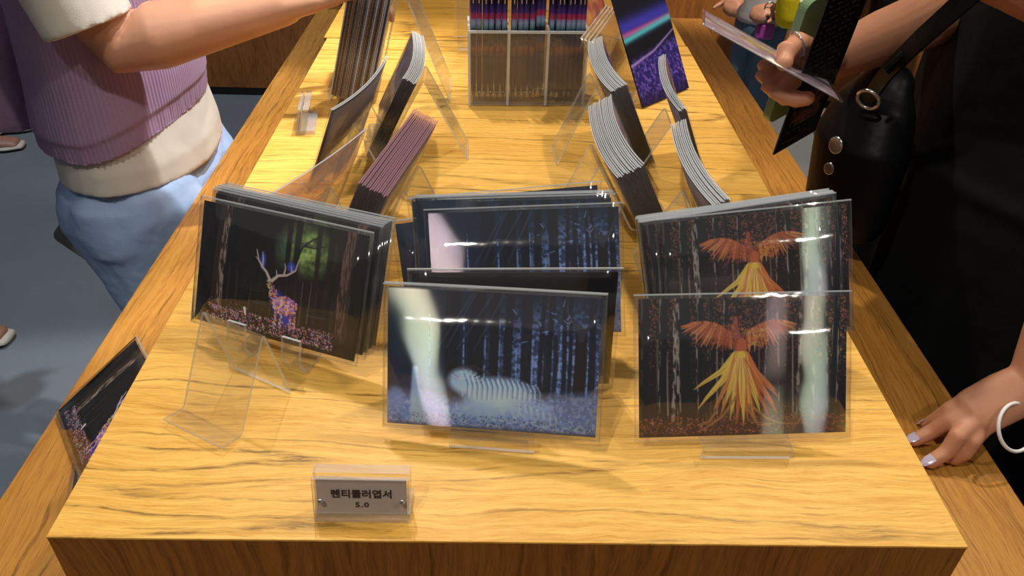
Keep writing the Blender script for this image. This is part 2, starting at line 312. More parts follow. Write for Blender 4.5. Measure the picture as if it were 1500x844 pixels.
def tiger():
    c = Cv(bg=(13, 19, 34)); r = random.Random(3)
    c.put(np.clip(c.ns(20, 12, 2), 0, 1), (24, 36, 60), .6)
    tw = c.ns(60, 44, 21, 3); c.put(np.clip((c.X - .62) * 2.0, 0, 1) * np.clip((.82 - c.Y) * 6, 0, 1) * np.clip((c.Y - .05) * 2.2, 0, 1), (48, 64, 116), .8); c.put(np.clip((c.X - .62) * 2.2, 0, 1) * np.clip((tw - .47) * 7, 0, 1) * np.clip((.80 - c.Y) * 6, 0, 1) * np.clip((c.Y - .02) * 3, 0, 1), (116, 148, 222), .8)
    for x in (.30, .545, .70, .73, .80, .84, .92, .97, 1.03, 1.06, 1.13, 1.19, 1.23, 1.42, 1.46):
        y0 = r.uniform(.1, .45); c.line([(x, y0), (x + r.uniform(-.006, .006), .76)], .004, .007, (104, 136, 214), .85, 1.5, np.clip((tw - .3) * 5, 0, 1))
    for x, wd in ((.46, .05), (.63, .055), (.76, .035), (.86, .03), (.99, .038), (1.09, .016), (1.15, .02), (1.26, .014), (1.30, .014), (1.45, .024)):
        c.line([(x + r.uniform(-.02, .02), 0), (x, .4), (x, .78)], wd, wd, (16, 17, 24), .94, 2)
    for x, wd, y1 in ((1.12, .016, .74), (1.19, .018, .74), (1.25, .014, .75)): c.line([(x, .3), (x + .01, .5), (x, y1)], wd, wd * .8, (20, 22, 32), .95)
    c.line([(1.37, .26), (1.372, .5), (1.362, .86)], .040, .046, (24, 20, 22), 1, 2)
    c.line([(1.37, .28), (1.30, .16), (1.26, .10)], .018, .004, (34, 36, 46)); c.line([(1.37, .28), (1.44, .18), (1.48, .07)], .018, .004, (34, 36, 46)); c.line([(1.37, .3), (1.36, .2)], .02, .01, (34, 36, 46))
    for k in range(26):
        x, y = r.uniform(.8, 1.3), r.uniform(.06, .36); c.line([(x, y), (x + r.uniform(-.05, .05), y + r.uniform(-.05, .05))], .003, .002, r.choice([(10, 14, 24), (120, 150, 214)]), .8)
    for x0, x1 in ((.62, .42), (.74, .5), (.60, .36), (.82, .62)): c.line([(x0, .02), (x1, .42)], .006, .004, (54, 66, 88), .5, 3)
    # snow floor
    hz = .70 + .05 * np.sin(c.X * 3) + .04 * (c.ns(10, 4, 4) - .5); gm = np.clip((c.Y - hz) * 9, 0, 1)
    c.put(gm, (92, 134, 214), .9); c.put(gm * np.clip((c.ns(70, 40, 7, 3) - .45) * 5, 0, 1), (176, 206, 250), .6); c.put(gm * np.clip((c.X - 1.0) * 3, 0, 1) * np.clip((.95 - c.Y) * 8, 0, 1), (50, 62, 110), .5)
    c.put(np.clip((c.Y - .60) * 5, 0, 1) * np.clip((.55 - c.X) * 4, 0, 1) * c.ns(8, 8, 12), (70, 110, 196), .6)
    # frosted stump left
    c.line([(.20, .58), (.21, .8), (.23, .95)], .02, .06, (150, 190, 244), .8, 5); c.line([(.235, .75), (.30, .93)], .02, .02, (120, 165, 235), .7, 5); c.blob(.06, .82, .08, .12, (96, 130, 200), .7)
    # tiger
    body = (164, 204, 250); c.blob(.80, .73, .30, .14, body, .85, .35); c.blob(.55, .65, .13, .11, (150, 190, 240), .95, .4); c.blob(1.02, .83, .22, .09, (120, 160, 228), .8, .5); c.blob(.68, .86, .22, .10, (116, 160, 232), .8, .5); c.blob(.50, .62, .035, .03, (104, 110, 150), .5)
    for k in range(15):
        x = .56 + k * .036; y = .60 + .010 * math.sin(k * .5) + .004 * k; h = .17 - .004 * k
        c.line([(x, y), (x + .022, y + h * .4), (x + .018, y + h)], .007, .003, (60, 86, 150), .75, 1.5)
        c.line([(x + .014, y), (x + .036, y + h * .4), (x + .032, y + h)], .004, .002, (206, 228, 250), .7, 1.5)
    for k in range(8):
        a = -2.6 + k * .33; c.line([(.57 + .05 * math.cos(a), .66 + .03 * math.sin(a)), (.57 + .12 * math.cos(a), .66 + .09 * math.sin(a))], .004, .003, (190, 214, 250), .7)
    for k in range(14):
        x = .95 + k * .022; y = .78 + k * .008; c.line([(x, y), (x + .012, y + .08)], .004, .002, (76, 106, 176) if k % 2 else (190, 214, 250), .6)
    sm = c.ns(12, 10, 17, 4); c.put(np.clip(1 - np.hypot((c.X - .7) / .5, (c.Y - .80) / .16), 0, 1) * sm, (190, 220, 255), .6)
    c.line([(.52, .56), (.62, .54), (.74, .59)], .010, .004, (70, 46, 54), .6, 5)
    leaves(c, 420, (0, 1.5, .90, .985), [(18, 24, 44), (30, 40, 70), (120, 150, 210)], 31, (.006, .012)); leaves(c, 300, (.9, 1.5, .74, .95), [(150, 160, 220), (40, 44, 80), (100, 120, 190)], 32)
    leaves(c, 160, (0, 1.5, .8, .98), [(190, 214, 250)], 33, (.004, .008), (.3, .6)); c.put(np.clip((c.Y - .972) * 40, 0, 1), (20, 30, 56), .7)
    c.a = c.a * 1.18 + 2
    return c
def phoenix():
    c = Cv(bg=(22, 15, 18)); r = random.Random(9)
    lf = c.ns(110, 80, 2, 2); c.put(np.clip((lf - .52) * 6, 0, 1) * np.clip((.55 - c.Y) * 3, .12, 1), (104, 60, 48), .8)
    leaves(c, 900, (0, 1.5, 0, .62), [(136, 84, 62), (96, 52, 44), (180, 124, 90), (70, 40, 40), (150, 96, 60)], 5, (.005, .012), (.4, .9)); leaves(c, 200, (1.28, 1.5, 0, .5), [(190, 110, 70), (226, 150, 100)], 6, (.006, .012))
    for k in range(40):
        x = .1 + k * .036 + r.uniform(-.01, .01); c.line([(x, r.uniform(.2, .4)), (x + r.uniform(-.006, .006), .84)], .004, .006, r.choice([(20, 17, 22), (14, 12, 16), (110, 96, 92), (150, 138, 130)]), .75)
    for x, wd, li, ya in ((.04, .035, 0, .86), (.17, .035, 1, .88), (.32, .06, 1, .97), (.44, .028, 1, .86), (.62, .02, 1, .84), (.93, .02, 1, .82), (1.02, .028, 1, .85), (1.22, .06, 1, .93), (1.34, .022, 1, .84), (1.42, .03, 1, .85), (.52, .02, 0, .84)):
        trunk(c, x, wd, 0, ya, (17, 16, 21), (150, 140, 134) if li else (70, 60, 60), int(x * 100) + 3, .008, r.choice([-1, -1, .9]), .22)
    c.line([(.255, 0), (.258, .5), (.24, .94)], .010, .014, (178, 172, 168), .75, 1.5, np.clip((c.ns(120, 20, 55) - .4) * 5, 0, 1))
    c.line([(1.168, 0), (1.16, .5), (1.12, .93)], .010, .018, (186, 172, 160), .75, 1.5, np.clip((c.ns(120, 20, 56) - .4) * 5, 0, 1))
    # leaf floor
    c.put(np.clip((c.Y - .84) * 12, 0, 1), (60, 32, 26), .75)
    leaves(c, 900, (0, 1.5, .86, .985), [(150, 66, 44), (190, 90, 60), (90, 44, 34), (216, 130, 96), (60, 34, 28)], 7, (.006, .014)); leaves(c, 120, (.5, 1.3, .80, .9), [(120, 84, 52), (150, 110, 70)], 8, (.004, .03))
    for k in range(50): x = r.uniform(.45, 1.45); c.line([(x, .92), (x + r.uniform(-.02, .02), .83)], .002, .001, (120, 90, 60), .6)
    # wings
    def wing(sg, cx, cy, L, H):
        for k in range(46):
            t = k / 45; bx0 = cx + sg * L * t * .9; top = cy - H * .9 * math.sin(min(1, t * 1.3) * 1.5) * (1 - .2 * t) - .01
            ln = (.17 - .10 * abs(t - .45)) * (1.0 if t < .85 else .8)
            a = (2.6 - 2.4 * t) if sg > 0 else (.55 + 2.4 * t); a = 1.75 - 1.5 * t if sg > 0 else 1.39 + 1.5 * t
            ln *= r.uniform(.75, 1.15); ex, ey = bx0 + ln * math.cos(a) + r.uniform(-.01, .01), top + ln * math.sin(a)
            c.line([(bx0, top), (.5 * (bx0 + ex) + .004, .5 * (top + ey)), (ex, ey)], .011, .003, r.choice([(176, 78, 44), (150, 62, 40), (196, 96, 54), (120, 50, 36), (206, 130, 70)]), .95)
    wing(-1, .66, .27, .30, .11); wing(1, .78, .27, .30, .11)
    leaves(c, 240, (.74, .93, .22, .35), [(200, 120, 50), (150, 62, 40), (224, 160, 70)], 14, (.007, .014)); leaves(c, 200, (.52, .68, .2, .34), [(170, 80, 44), (150, 62, 40)], 15, (.007, .014))
    c.line([(.70, .15), (.69, .22), (.71, .30), (.735, .40)], .010, .045, (150, 66, 44), .95, 2); c.line([(.74, .33), (.735, .44)], .034, .04, (186, 86, 50), .95, 2); leaves(c, 100, (.66, .74, .13, .34), [(190, 100, 60), (110, 50, 36)], 17, (.006, .012))
    # tail
    tail = [(-.34, .66, 1), (-.31, .80, 1), (-.27, .75, 1), (-.21, .70, 1), (-.20, .82, 0), (-.15, .86, 0), (-.08, .88, 1), (-.03, .92, 2), (.02, .93, 1), (.05, .90, 2), (.10, .91, 0), (.14, .84, 1), (.20, .86, 2), (.26, .84, 2), (.24, .78, 0), (.28, .74, 2), (.25, .68, 0), (.0, .80, 1), (.06, .80, 1), (.13, .74, 1), (-.11, .76, 1)]
    pal = {0: (206, 110, 50), 1: (232, 196, 72), 2: (196, 82, 44)}
    for dx, y, k in sorted(tail, key=lambda q: -abs(q[0])):
        tx = .735 + dx; m1 = (.735 + dx * .42, .44 + (y - .44) * .42)
        c.line([(.735 + dx * .12, .42), m1, (.735 + dx * .8, .44 + (y - .44) * .78), (tx, y)], .030, .002, pal[k], .95, 1.5)
        c.line([(.735 + dx * .15, .46), m1, (tx, y)], .003, .001, (120, 56, 26), .6)
    for k in range(60): a = r.uniform(-.2, .2); c.line([(.735 + a * .2, .44), (.735 + a, r.uniform(.6, .85))], .0022, .001, r.choice([(250, 224, 120), (170, 80, 40), (220, 130, 60)]), .6)
    for p in ([(.70, .72), (.60, .86), (.48, .94), (.42, .97)], [(.80, .78), (.92, .88), (1.02, .92), (1.14, .93), (1.17, .88)], [(.78, .8), (.86, .93), (.98, .92)], [(.55, .83), (.50, .90), (.42, .92)]): c.line(p, .010, .006, (150, 96, 52), .85, 1.5)
    return c
def aurora(w=150, h=210):
    asp = w / h; c = Cv(w, h, (10, 11, 18), asp); u = c.X / asp
    b = .40 + .10 * (1 - u) * 0 - .03 * u; band = c.Y - (.36 - .05 * u)
    c.put(np.exp(-(band / .07) ** 2), (50, 46, 190), .95); c.put(np.exp(-((band - .055) / .022) ** 2), (206, 60, 150), .95); c.put(np.exp(-((band - .095 + .03 * u) / .026) ** 2), (70, 200, 214), .95)
    g = np.clip((c.Y - (.60 - .10 * u)) * 12, 0, 1); rk = c.ns(34, 46, 4, 3); c.put(g, (34, 24, 110), .9); c.put(g * np.clip((rk - .5) * 5, 0, 1), (110, 80, 214), .8)
    c.line([(0, .66), (asp * .5, .60), (asp, .48)], .012, .006, (160, 130, 220), .9, 3); c.put(np.clip((c.Y - .86) * 7, 0, 1), (16, 12, 40), .85)
    return c
def flatcv(cols, seed, w=36, h=24, asp=1.5):
    c = Cv(w, h, cols[0], asp); c.put(c.ns(8, 6, seed), cols[1], 1.0)
    if len(cols) > 2: c.put(np.clip((c.ns(5, 9, seed + 1) - .5) * 3, 0, 1), cols[2], 1.0)
    return c

CW, CH = .1600, .1080
def bend_z(x, y, bend, W, H): return bend * ((2 * x / W) ** 2) * (.35 + .65 * y / H)
def card_mesh(name, cv, W=CW - .007, H=CH - .007, y0=.0035, th=.0007, bend=0.0, edge='edge_dark', mat='print', back='board'):
    """one printed card: inked front grid, edges, back"""
    h, w_ = cv.a.shape[:2]; xs = np.linspace(-W / 2, W / 2, w_); ys = y0 + np.linspace(H, 0, h)
    X, Y = np.meshgrid(xs, ys); Z = bend_z(X, Y, bend, CW, CH) + th
    V = np.stack([X, Y, Z], -1).reshape(-1, 3); idx = np.arange(h * w_).reshape(h, w_)
    F = np.stack([idx[:-1, :-1], idx[1:, :-1], idx[1:, 1:], idx[:-1, 1:]], -1).reshape(-1, 4)
    nf = len(F); nb = 9; bxs = np.linspace(-W / 2, W / 2, nb); base = len(V); EX = []
    for yy in (y0, y0 + H):
        for x in bxs:
            zz = bend_z(x, yy, bend, CW, CH); EX += [(x, yy, zz), (x, yy, zz + th)]
    V = np.vstack([V, np.array(EX)]); q = []; mi = []
    B = lambda r, i, k: base + (r * nb + i) * 2 + k
    for i in range(nb - 1):
        q.append((B(0, i, 0), B(1, i, 0), B(1, i + 1, 0), B(0, i + 1, 0))); mi.append(1)
        q.append((B(0, i, 0), B(0, i + 1, 0), B(0, i + 1, 1), B(0, i, 1))); mi.append(2)
        q.append((B(1, i, 0), B(1, i, 1), B(1, i + 1, 1), B(1, i + 1, 0))); mi.append(2)
    q.append((B(0, 0, 0), B(0, 0, 1), B(1, 0, 1), B(1, 0, 0))); mi.append(2); q.append((B(0, nb - 1, 0), B(1, nb - 1, 0), B(1, nb - 1, 1), B(0, nb - 1, 1))); mi.append(2)
    F = np.vstack([F, np.array(q)])
    me = bpy.data.meshes.new(name); me.vertices.add(len(V)); me.vertices.foreach_set('co', V.astype(np.float32).ravel())
    me.loops.add(len(F) * 4); me.loops.foreach_set('vertex_index', F.astype(np.int32).ravel()); me.polygons.add(len(F)); me.polygons.foreach_set('loop_start', np.arange(0, len(F) * 4, 4, dtype=np.int32))
    me.polygons.foreach_set('material_index', np.array([0] * nf + mi, dtype=np.int32)); me.update(calc_edges=True)
    col = np.ones((len(V), 4), np.float32) * .02; col[:h * w_, :3] = cv.colors().reshape(-1, 3); col[:, 3] = 1
    a = me.color_attributes.new('ink', 'FLOAT_COLOR', 'POINT'); a.data.foreach_set('color', col.ravel())
    for k in (mat, back, edge): me.materials.append(M[k])
    return me
def sleeve_mesh(name, W=CW, H=CH, th=.0012, bend=0.0, rimw=.0011, mats=('film', 'film_back', 'rim', 'rim_side')):
    bm = bmesh.new(); n = 10; z0 = -.0002
    def grid(zo, mi, flip):
        rows = []
        for yy in (0, H * .5, H):
            rows.append([bm.verts.new((x, yy, zo + bend_z(x, yy, bend, CW, CH))) for x in np.linspace(-W / 2, W / 2, n + 1)])
        for a, b in zip(rows[:-1], rows[1:]):
            for i in range(n):
                f = bm.faces.new((a[i], a[i + 1], b[i + 1], b[i]) if not flip else (a[i], b[i], b[i + 1], a[i + 1])); f.material_index = mi; f.smooth = True
        return rows
    A = grid(z0 + th, 0, False); B = grid(z0, 1, True)
    for i in range(n):
        f = bm.faces.new((A[2][i], A[2][i + 1], B[2][i + 1], B[2][i])); f.material_index = 2
        f = bm.faces.new((A[0][i], B[0][i], B[0][i + 1], A[0][i + 1])); f.material_index = 3
    for j in range(2):
        f = bm.faces.new((A[j][0], A[j + 1][0], B[j + 1][0], B[j][0])); f.material_index = 3
        f = bm.faces.new((A[j][n], B[j][n], B[j + 1][n], A[j + 1][n])); f.material_index = 3
    # welded rim standing proud of the film at the mouth and corners
    def bar(x0, y0, x1, y1, mi):
        k = 6
        for i in range(k):
            ax, ay = x0 + (x1 - x0) * i / k, y0 + (y1 - y0) * i / k; bx_, by = x0 + (x1 - x0) * (i + 1) / k, y0 + (y1 - y0) * (i + 1) / k
            dx, dy = (0, rimw) if y0 == y1 else (rimw, 0); sgn = -1 if (y0 == y1 and y0 > H / 2) or (x0 == x1 and x0 > 0) else 1
            vs = [bm.verts.new((px, py, z0 + th + .0002 + bend_z(px, py, bend, CW, CH))) for px, py in ((ax, ay), (bx_, by), (bx_ + dx * sgn, by + dy * sgn), (ax + dx * sgn, ay + dy * sgn))]
            f = bm.faces.new(vs); f.material_index = mi
    bar(-W / 2, H, W / 2, H, 2); bar(-W / 2, 0, W / 2, 0, 3); bar(-W / 2, 0, -W / 2, H, 3); bar(W / 2, 0, W / 2, H, 3)
    bmesh.ops.recalc_face_normals(bm, faces=[f for f in bm.faces if f.material_index < 0])
    me = bpy.data.meshes.new(name); bm.to_mesh(me); bm.free()
    for k in mats: me.materials.append(M[k])
    return me
M['rim_pink'] = clear('pink_sleeve_edge', (.8, .6, .68), gloss=1, rough=.15, milk=.30)
M['rim_pink'].node_tree.nodes['Diffuse BSDF'].inputs[0].default_value = (.75, .42, .52, 1)
SL = {3: sleeve_mesh('sleeve_pink', mats=('film', 'film_back', 'rim_pink', 'rim_side')), 0: sleeve_mesh('sleeve'), 1: sleeve_mesh('sleeve_bent', bend=.007), 2: sleeve_mesh('sleeve_bowed', bend=.002)}
def postcard(me, mt, label, sleeve=0, group=None, cat='postcard', name='postcard'):
    o = obj(name, me); o.matrix_world = mt; tag(o, label, cat, group)
    s = obj('plastic_sleeve', SL[sleeve], o); return o
def restack(proto, mt, label=None, group=None):
    c = copy_tree(proto); c.matrix_world = mt
    if label: c['label'] = label
    if group: c['group'] = group
    return c

# bent acrylic sheet: path in (depth, height), extruded along local X
def sheet_bm(bm, path, W, th=.0022, x0=0.0, rad=.004):
    P = [Vector((a, b)) for a, b in path]; pts = [P[0]]
    for i in range(1, len(P) - 1):
        a = (P[i - 1] - P[i]); b = (P[i + 1] - P[i]); r = min(rad, a.length * .45, b.length * .45); s = P[i] + a.normalized() * r; e = P[i] + b.normalized() * r
        for k in range(5): t = k / 4; pts.append(s * (1 - t) ** 2 + P[i] * 2 * t * (1 - t) + e * t * t)
    pts.append(P[-1]); L, R_ = [], []
    for i, p in enumerate(pts):
        d = (pts[min(i + 1, len(pts) - 1)] - pts[max(i - 1, 0)]).normalized(); nn = Vector((-d.y, d.x)) * th / 2; L.append(p + nn); R_.append(p - nn)
    ring = L + R_[::-1]; n = len(pts)
    va = [bm.verts.new((x0 - W / 2, q.x, q.y)) for q in ring]; vb = [bm.verts.new((x0 + W / 2, q.x, q.y)) for q in ring]; N = len(ring)
    for i in range(N):
        j = (i + 1) % N; f = bm.faces.new((va[i], va[j], vb[j], vb[i])); f.material_index = 1 if i in (n - 1, N - 1) else 0
    for i in range(n - 1):
        for v, fl in ((va, 0), (vb, 1)):
            q = (v[i], v[i + 1], v[N - 2 - i], v[N - 1 - i]); f = bm.faces.new(q if fl else q[::-1]); f.material_index = 1
def stand(x, y, yaw, path, W, label, group=None, extra=None, loc_z=0, name='acrylic_stand'):
    o = root(name, (x, y, loc_z), label, 'display stand', group, yaw)
    bm = bmesh.new(); sheet_bm(bm, path, W); bmesh.ops.recalc_face_normals(bm, faces=bm.faces); obj('bent_sheet', bm, o, mats=('acrylic', 'acrylic_edge'))
    for (xx, pth, w_) in (extra or []):
        bm = bmesh.new(); sheet_bm(bm, pth, w_, .003, xx); bmesh.ops.recalc_face_normals(bm, faces=bm.faces); obj('front_hook', bm, o, mats=('acrylic', 'acrylic_edge'))
    return o
def stand_for(ps, thick, W, apex, label, lip=.010, leg=.035, group=None, skirt=True, prongs=False):
    """stand whose back panel carries cards at pose ps=(x,y,z,yaw,lean,roll); thick = depth of the stack"""
    x, y, z, yaw, lean, roll = ps; tl = math.tan(lean); z1 = z - .0022; back = (thick + .0025) / math.cos(lean)
    b0 = back + 0.0 ; ax = b0 + (apex - z1) * tl
    path = [(b0 - z1 * 0, z1), (ax, apex), (ax + leg, .0015)]
    front = -.006
    if prongs:
        pth = [(b0 + .012, z1 + .012 / tl if tl > .1 else z1 + .02), (b0 - .004, z1 - .002), (b0 - .016, .0018), (-.006, .0018), (front - .004, z1 - .001), (front + .008, z1 + lip + .008)]
        pth = [(b0 + .010, z1 + .010 / max(tl, .2)), (b0 - .002, z1 * .55), (b0 - .010, .0018), (b0 - .028, .0018), (-.012, z1 - .001), (-.006, z1 + lip)]
        return stand(x, y, yaw, path, W, label, group, [(-W * .42, pth, .017), (W * .42, pth, .017)])
    path = ([(front - .001, .0015)] if skirt else []) + [(front - .004, z1 + .001), (b0, z1)] + path[1:]
    return stand(x, y, yaw, path, W, label, group)

# ------------------------------------------------------------------ the setting
fl = bx('floor', (0, 1.6, -1.05), (9, 8.5, .10), 'floor'); tag(fl, kind='structure')
WY = 3.50
wl = bx('wall_back', (0, WY + .06, .42), (9, .06, 2.84), 'gap'); tag(wl, kind='structure')
xs = [-4.4, -3.3, -2.44, -1.42, -.40, .62, 1.30, 2.32, 3.34, 4.4]
for a, b in zip(xs[:-1], xs[1:]):
    p = bx('panel', ((a + b) / 2, -.045, 0), (b - a - .008, .03, 2.80), 'panel', wl, .002); p.location = (0, WY + .06, .50)
    p.location = (0, 0, 0)
    for v in p.data.vertices: v.co += Vector((0, WY + .06, .435))
bb = bx('baseboard_back', (0, WY + .012, -.983), (9, .02, .034), 'gap'); tag(bb, kind='structure')

# ------------------------------------------------------------------ table and riser
TZ = -.15; XL, XR, YB, YF = -.446, .500, 1.98, .10
tb = root('display_table', (0, 1.0, -1.0), 'long honey oak display table whose top shows as a strip either side of the riser', 'table')
def part(name, c, s, mat, parent, bev=.0015):
    bm = bmesh.new(); off = Vector(parent.location) - Vector((0, 0, D)); box(bm, Vector(c) - off, s, 0, bev); return obj(name, bm, parent, mats=(mat,))
part('tabletop', ((XL + XR) / 2, (YB + YF) / 2, TZ - .02), (XR - XL, YB - YF, .04), 'strip', tb)
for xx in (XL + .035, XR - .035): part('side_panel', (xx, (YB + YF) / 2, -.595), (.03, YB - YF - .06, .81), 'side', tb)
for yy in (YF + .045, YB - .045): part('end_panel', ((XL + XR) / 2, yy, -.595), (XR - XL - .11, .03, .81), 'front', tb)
DL, DR = -.2868, .3157
def riser(label, x0, x1, y0, y1, top):
    r = root('display_riser', ((x0 + x1) / 2, (y0 + y1) / 2, TZ), label, 'riser', 'wooden riser blocks on the table')
    part('top_panel', ((x0 + x1) / 2, (y0 + y1) / 2, -.001), (x1 - x0, y1 - y0, .002), top, r, .0004)
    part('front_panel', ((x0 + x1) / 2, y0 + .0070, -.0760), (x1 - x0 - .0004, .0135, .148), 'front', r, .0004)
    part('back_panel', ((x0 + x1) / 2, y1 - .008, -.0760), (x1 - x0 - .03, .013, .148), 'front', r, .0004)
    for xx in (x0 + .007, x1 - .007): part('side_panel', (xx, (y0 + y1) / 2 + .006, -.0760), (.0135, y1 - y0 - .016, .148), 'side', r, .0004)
    return r
riser('near wooden riser block carrying the postcards and the small price sign', DL, DR, .3224, 1.313, 'deck')
riser('far wooden riser block behind the first, meeting it at a thin seam', DL - .006, DR - .002, 1.316, 1.95, 'deck2')

# ------------------------------------------------------------------ hero postcards
ME = {'deer': card_mesh('deer_print', deer()), 'tiger': card_mesh('tiger_print', tiger(), bend=.002), 'phoenix': card_mesh('phoenix_print', phoenix())}
PD = (-.182, .500, .017, -.377, .442, .021)
c0 = postcard(ME['deer'], pose(*PD), 'front deer forest postcard, antlered deer made of flowers, on clear stand')
PDB = (-.176, .503, .021, -.400, .445, .028)
for k in range(6):
    restack(c0, pose(*PDB[:5], PDB[5] + rng.uniform(-.006, .006), back=.0020 + k * .0023, right=.002 * k * .4 + rng.uniform(-.0015, .0015), up=.0012 * k + rng.uniform(0, .001)), 'sleeved deer postcard stacked behind the front deer card, only its edges showing', 'deer postcards on the left stand')
stand_for((-.182, .500, .017, -.385, .442, 0), .018, .062, .098, 'clear acrylic stand with two hooks holding up the deer postcards', prongs=True, lip=.020, leg=.05)

PT = (-.002, .406, .013, -.157, .469, .059)
t0 = postcard(ME['tiger'], pose(*PT), 'front blue tiger postcard lying low among dark trees, foremost in the middle', 2)
restack(t0, pose(*PT[:5], .056, back=.0022, up=.0004), 'second sleeved tiger postcard pressed right behind the front tiger card')
stand_for((0, .409, .013, -.08, .469, 0), .006, .062, .075, 'low clear stand under the front tiger postcard', leg=.03)

# middle group behind
PB = (.027, .503, .025, -.142, .470, .126)
b0 = restack(t0, pose(*PB), 'blue forest tiger postcard behind the black sleeve, wrinkled film, middle group')
for k, (rl, rt, upv, yw) in enumerate(((.10, -.002, .004, -.10), (.07, -.004, .006, -.05), (.05, -.006, .006, .0), (.04, -.004, .007, .01), (.05, -.006, .005, .012), (.13, -.016, -.004, .02), (.10, -.004, .010, .02))):
    restack(t0, pose(.023, .508, .026, yw, .468, rl, back=.003 + k * .0022, right=rt, up=upv), ['tiger postcard jutting out at the left of the middle stack' if k == 5 else 'sleeved tiger postcard inside the middle stack, mostly its edge visible'][0], None if k == 5 else 'tiger postcards in the middle stack')
stand_for((.022, .505, .024, -.03, .466, 0), .022, .062, .118, 'tall clear stand behind the middle tiger postcards, its top edge just showing', prongs=True, leg=.045)
blk = Cv(36, 24, (12, 11, 12)); M['black_film'] = simple('glossy_black_film', (16, 14, 14), .12, coat=.6, bump=(14, .5, .006))
me_b = card_mesh('black_sleeved_card', blk, mat='black_film', back='black_film'); PK = (.0165, .470, .0, .02, .125, .012)
postcard(me_b, pose(*PK), 'black glossy blank-backed card standing between the tiger postcards', 0, cat='card', name='black_card')

PP = (.183, .404, .013, .034, .56, .017)
p0 = postcard(ME['phoenix'], pose(*PP), 'front phoenix postcard, firebird with yellow tail feathers in brown forest')
stand_for((.185, .404, .013, .01, .56, 0), .003, .066, .072, 'low clear stand under the front phoenix postcard', leg=.03)
restack(p0, pose(.217, .499, .029, .065, .462, .088, up=0), 'second phoenix postcard, foremost of the rear right stack')
for k in range(8):
    restack(p0, pose(.2095, .499, .0315, .045, .458, .142 + rng.uniform(-.005, .005), back=.0022 + k * .0021, up=.0004 * k, right=rng.uniform(-.0008, .0008)), 'sleeved phoenix postcard in the rear right stack, bright top edge', 'phoenix postcards in the rear right stack')
stand_for((.212, .503, .028, .05, .46, 0), .023, .062, .112, 'tall clear stand behind the rear phoenix stack', prongs=True, leg=.045)

# empty stand in front on the left
bw = Vector((.052, -.028)).normalized(); yw = math.atan2(bw.y, bw.x)
es = stand(-.211, .426, yw, [(-.0185, .0052), (0, .0013), (.038, .070), (.0535, .0013)], .0585, 'empty clear acrylic stand in front of the deer postcards', name='acrylic_stand')
es.location.z += .0002

# ------------------------------------------------------------------ side stacks
def tint_cards(nm, cols, seed, bend, edge): return card_mesh(nm, flatcv(cols, seed), bend=bend, edge=edge, mat='print', back='stack_back')
K = {'blue': tint_cards('blue_print', [(30, 34, 90), (70, 66, 160), (110, 96, 190)], 3, .007, 'edge_dark'),
     'lilac': tint_cards('lilac_print', [(110, 100, 130), (150, 138, 170)], 4, .007, 'edge_dark'),
     'grey': tint_cards('grey_print', [(60, 52, 60), (106, 96, 112), (90, 80, 96)], 5, .007, 'edge_dark'),
     'pink': tint_cards('pink_print', [(150, 80, 110), (90, 110, 140), (200, 140, 160)], 6, .0, 'edge_dark')}
def side_stack(n, near, far, lean, me, slv, lab1, labn, group, pitch=.0018, ztop=.12, apex=.085, stand_lab=None, first=None, jit=.0008, W_st=.05, leg=.04, prongs=False):
    near, far = Vector((*near, 0)), Vector((*far, 0)); left = near.x < 0
    rd = (near - far if left else far - near).normalized(); yaw = math.atan2(rd.y, rd.x); bdir = Vector((-rd.y, rd.x, 0)); mid = (near + far) / 2
    z = ztop - CH * math.cos(lean); b = mid - bdir * CH * math.sin(lean)
    f = None
    for k in range(n):
        mt = pose(b.x, b.y, z, yaw, lean, 0 + rng.uniform(-.004, .004), back=k * pitch, up=rng.uniform(-jit, jit), right=rng.uniform(-jit, jit))
        if f is None: f = postcard(me, mt, lab1, slv) if first is None else restack(first, mt, lab1)
        else: restack(f, mt, labn, group)
    if stand_lab: stand_for((b.x, b.y, z, yaw, lean, 0), n * pitch, W_st, apex, stand_lab, leg=leg, prongs=prongs, lip=.014)
    return f
side_stack(15, (-.113, .594), (-.084, .735), .42, K['pink'], 3, 'pink edged postcard facing the left aisle, outermost of the nearest left stack', 'pink edged postcard packed in the nearest left stack', 'postcards in the nearest left stack', stand_lab='clear stand carrying the pink edged stack on the left', apex=.088)
side_stack(9, (-.096, .819), (-.101, .973), .50, K['grey'], 1, 'curved grey postcard facing left, outermost of the bent stack beyond the pink edged one', 'curved postcard packed in the bent stack beyond the pink edged one', 'postcards in the bent left stack', stand_lab='clear stand behind the bent left stack', apex=.10, leg=.05)
side_stack(2, (-.156, .735), (-.123, .882), .42, K['lilac'], 1, 'pale lilac curved postcard nearly alone on a stand, left side', 'second pale lilac postcard right behind the nearly lone one', None, stand_lab='clear stand behind the pale lilac postcard', apex=.085, prongs=True)
side_stack(15, (.122, .622), (.110, .783), .50, K['lilac'], 1, 'curved lilac postcard facing the right aisle, outermost of the nearest thick right stack', 'curved postcard packed in the nearest thick right stack', 'postcards in the nearest thick right stack', stand_lab='clear stand carrying the nearest thick right stack', apex=.095)
side_stack(11, (.131, .809), (.119, .976), .47, K['blue'], 1, 'curved blue and violet postcard facing right, second thick stack on the right', 'curved postcard packed in the second thick right stack', 'postcards in the second thick right stack', stand_lab='clear stand carrying the second thick right stack', apex=.098)
side_stack(5, (.183, .751), (.188, .915), .44, K['lilac'], 1, 'curved postcard of the thin stack in front of the aurora brochure', 'postcard packed in the thin stack in front of the aurora brochure', 'postcards in the thin stack by the brochure', stand_lab='clear stand under the thin stack by the brochure', apex=.08)
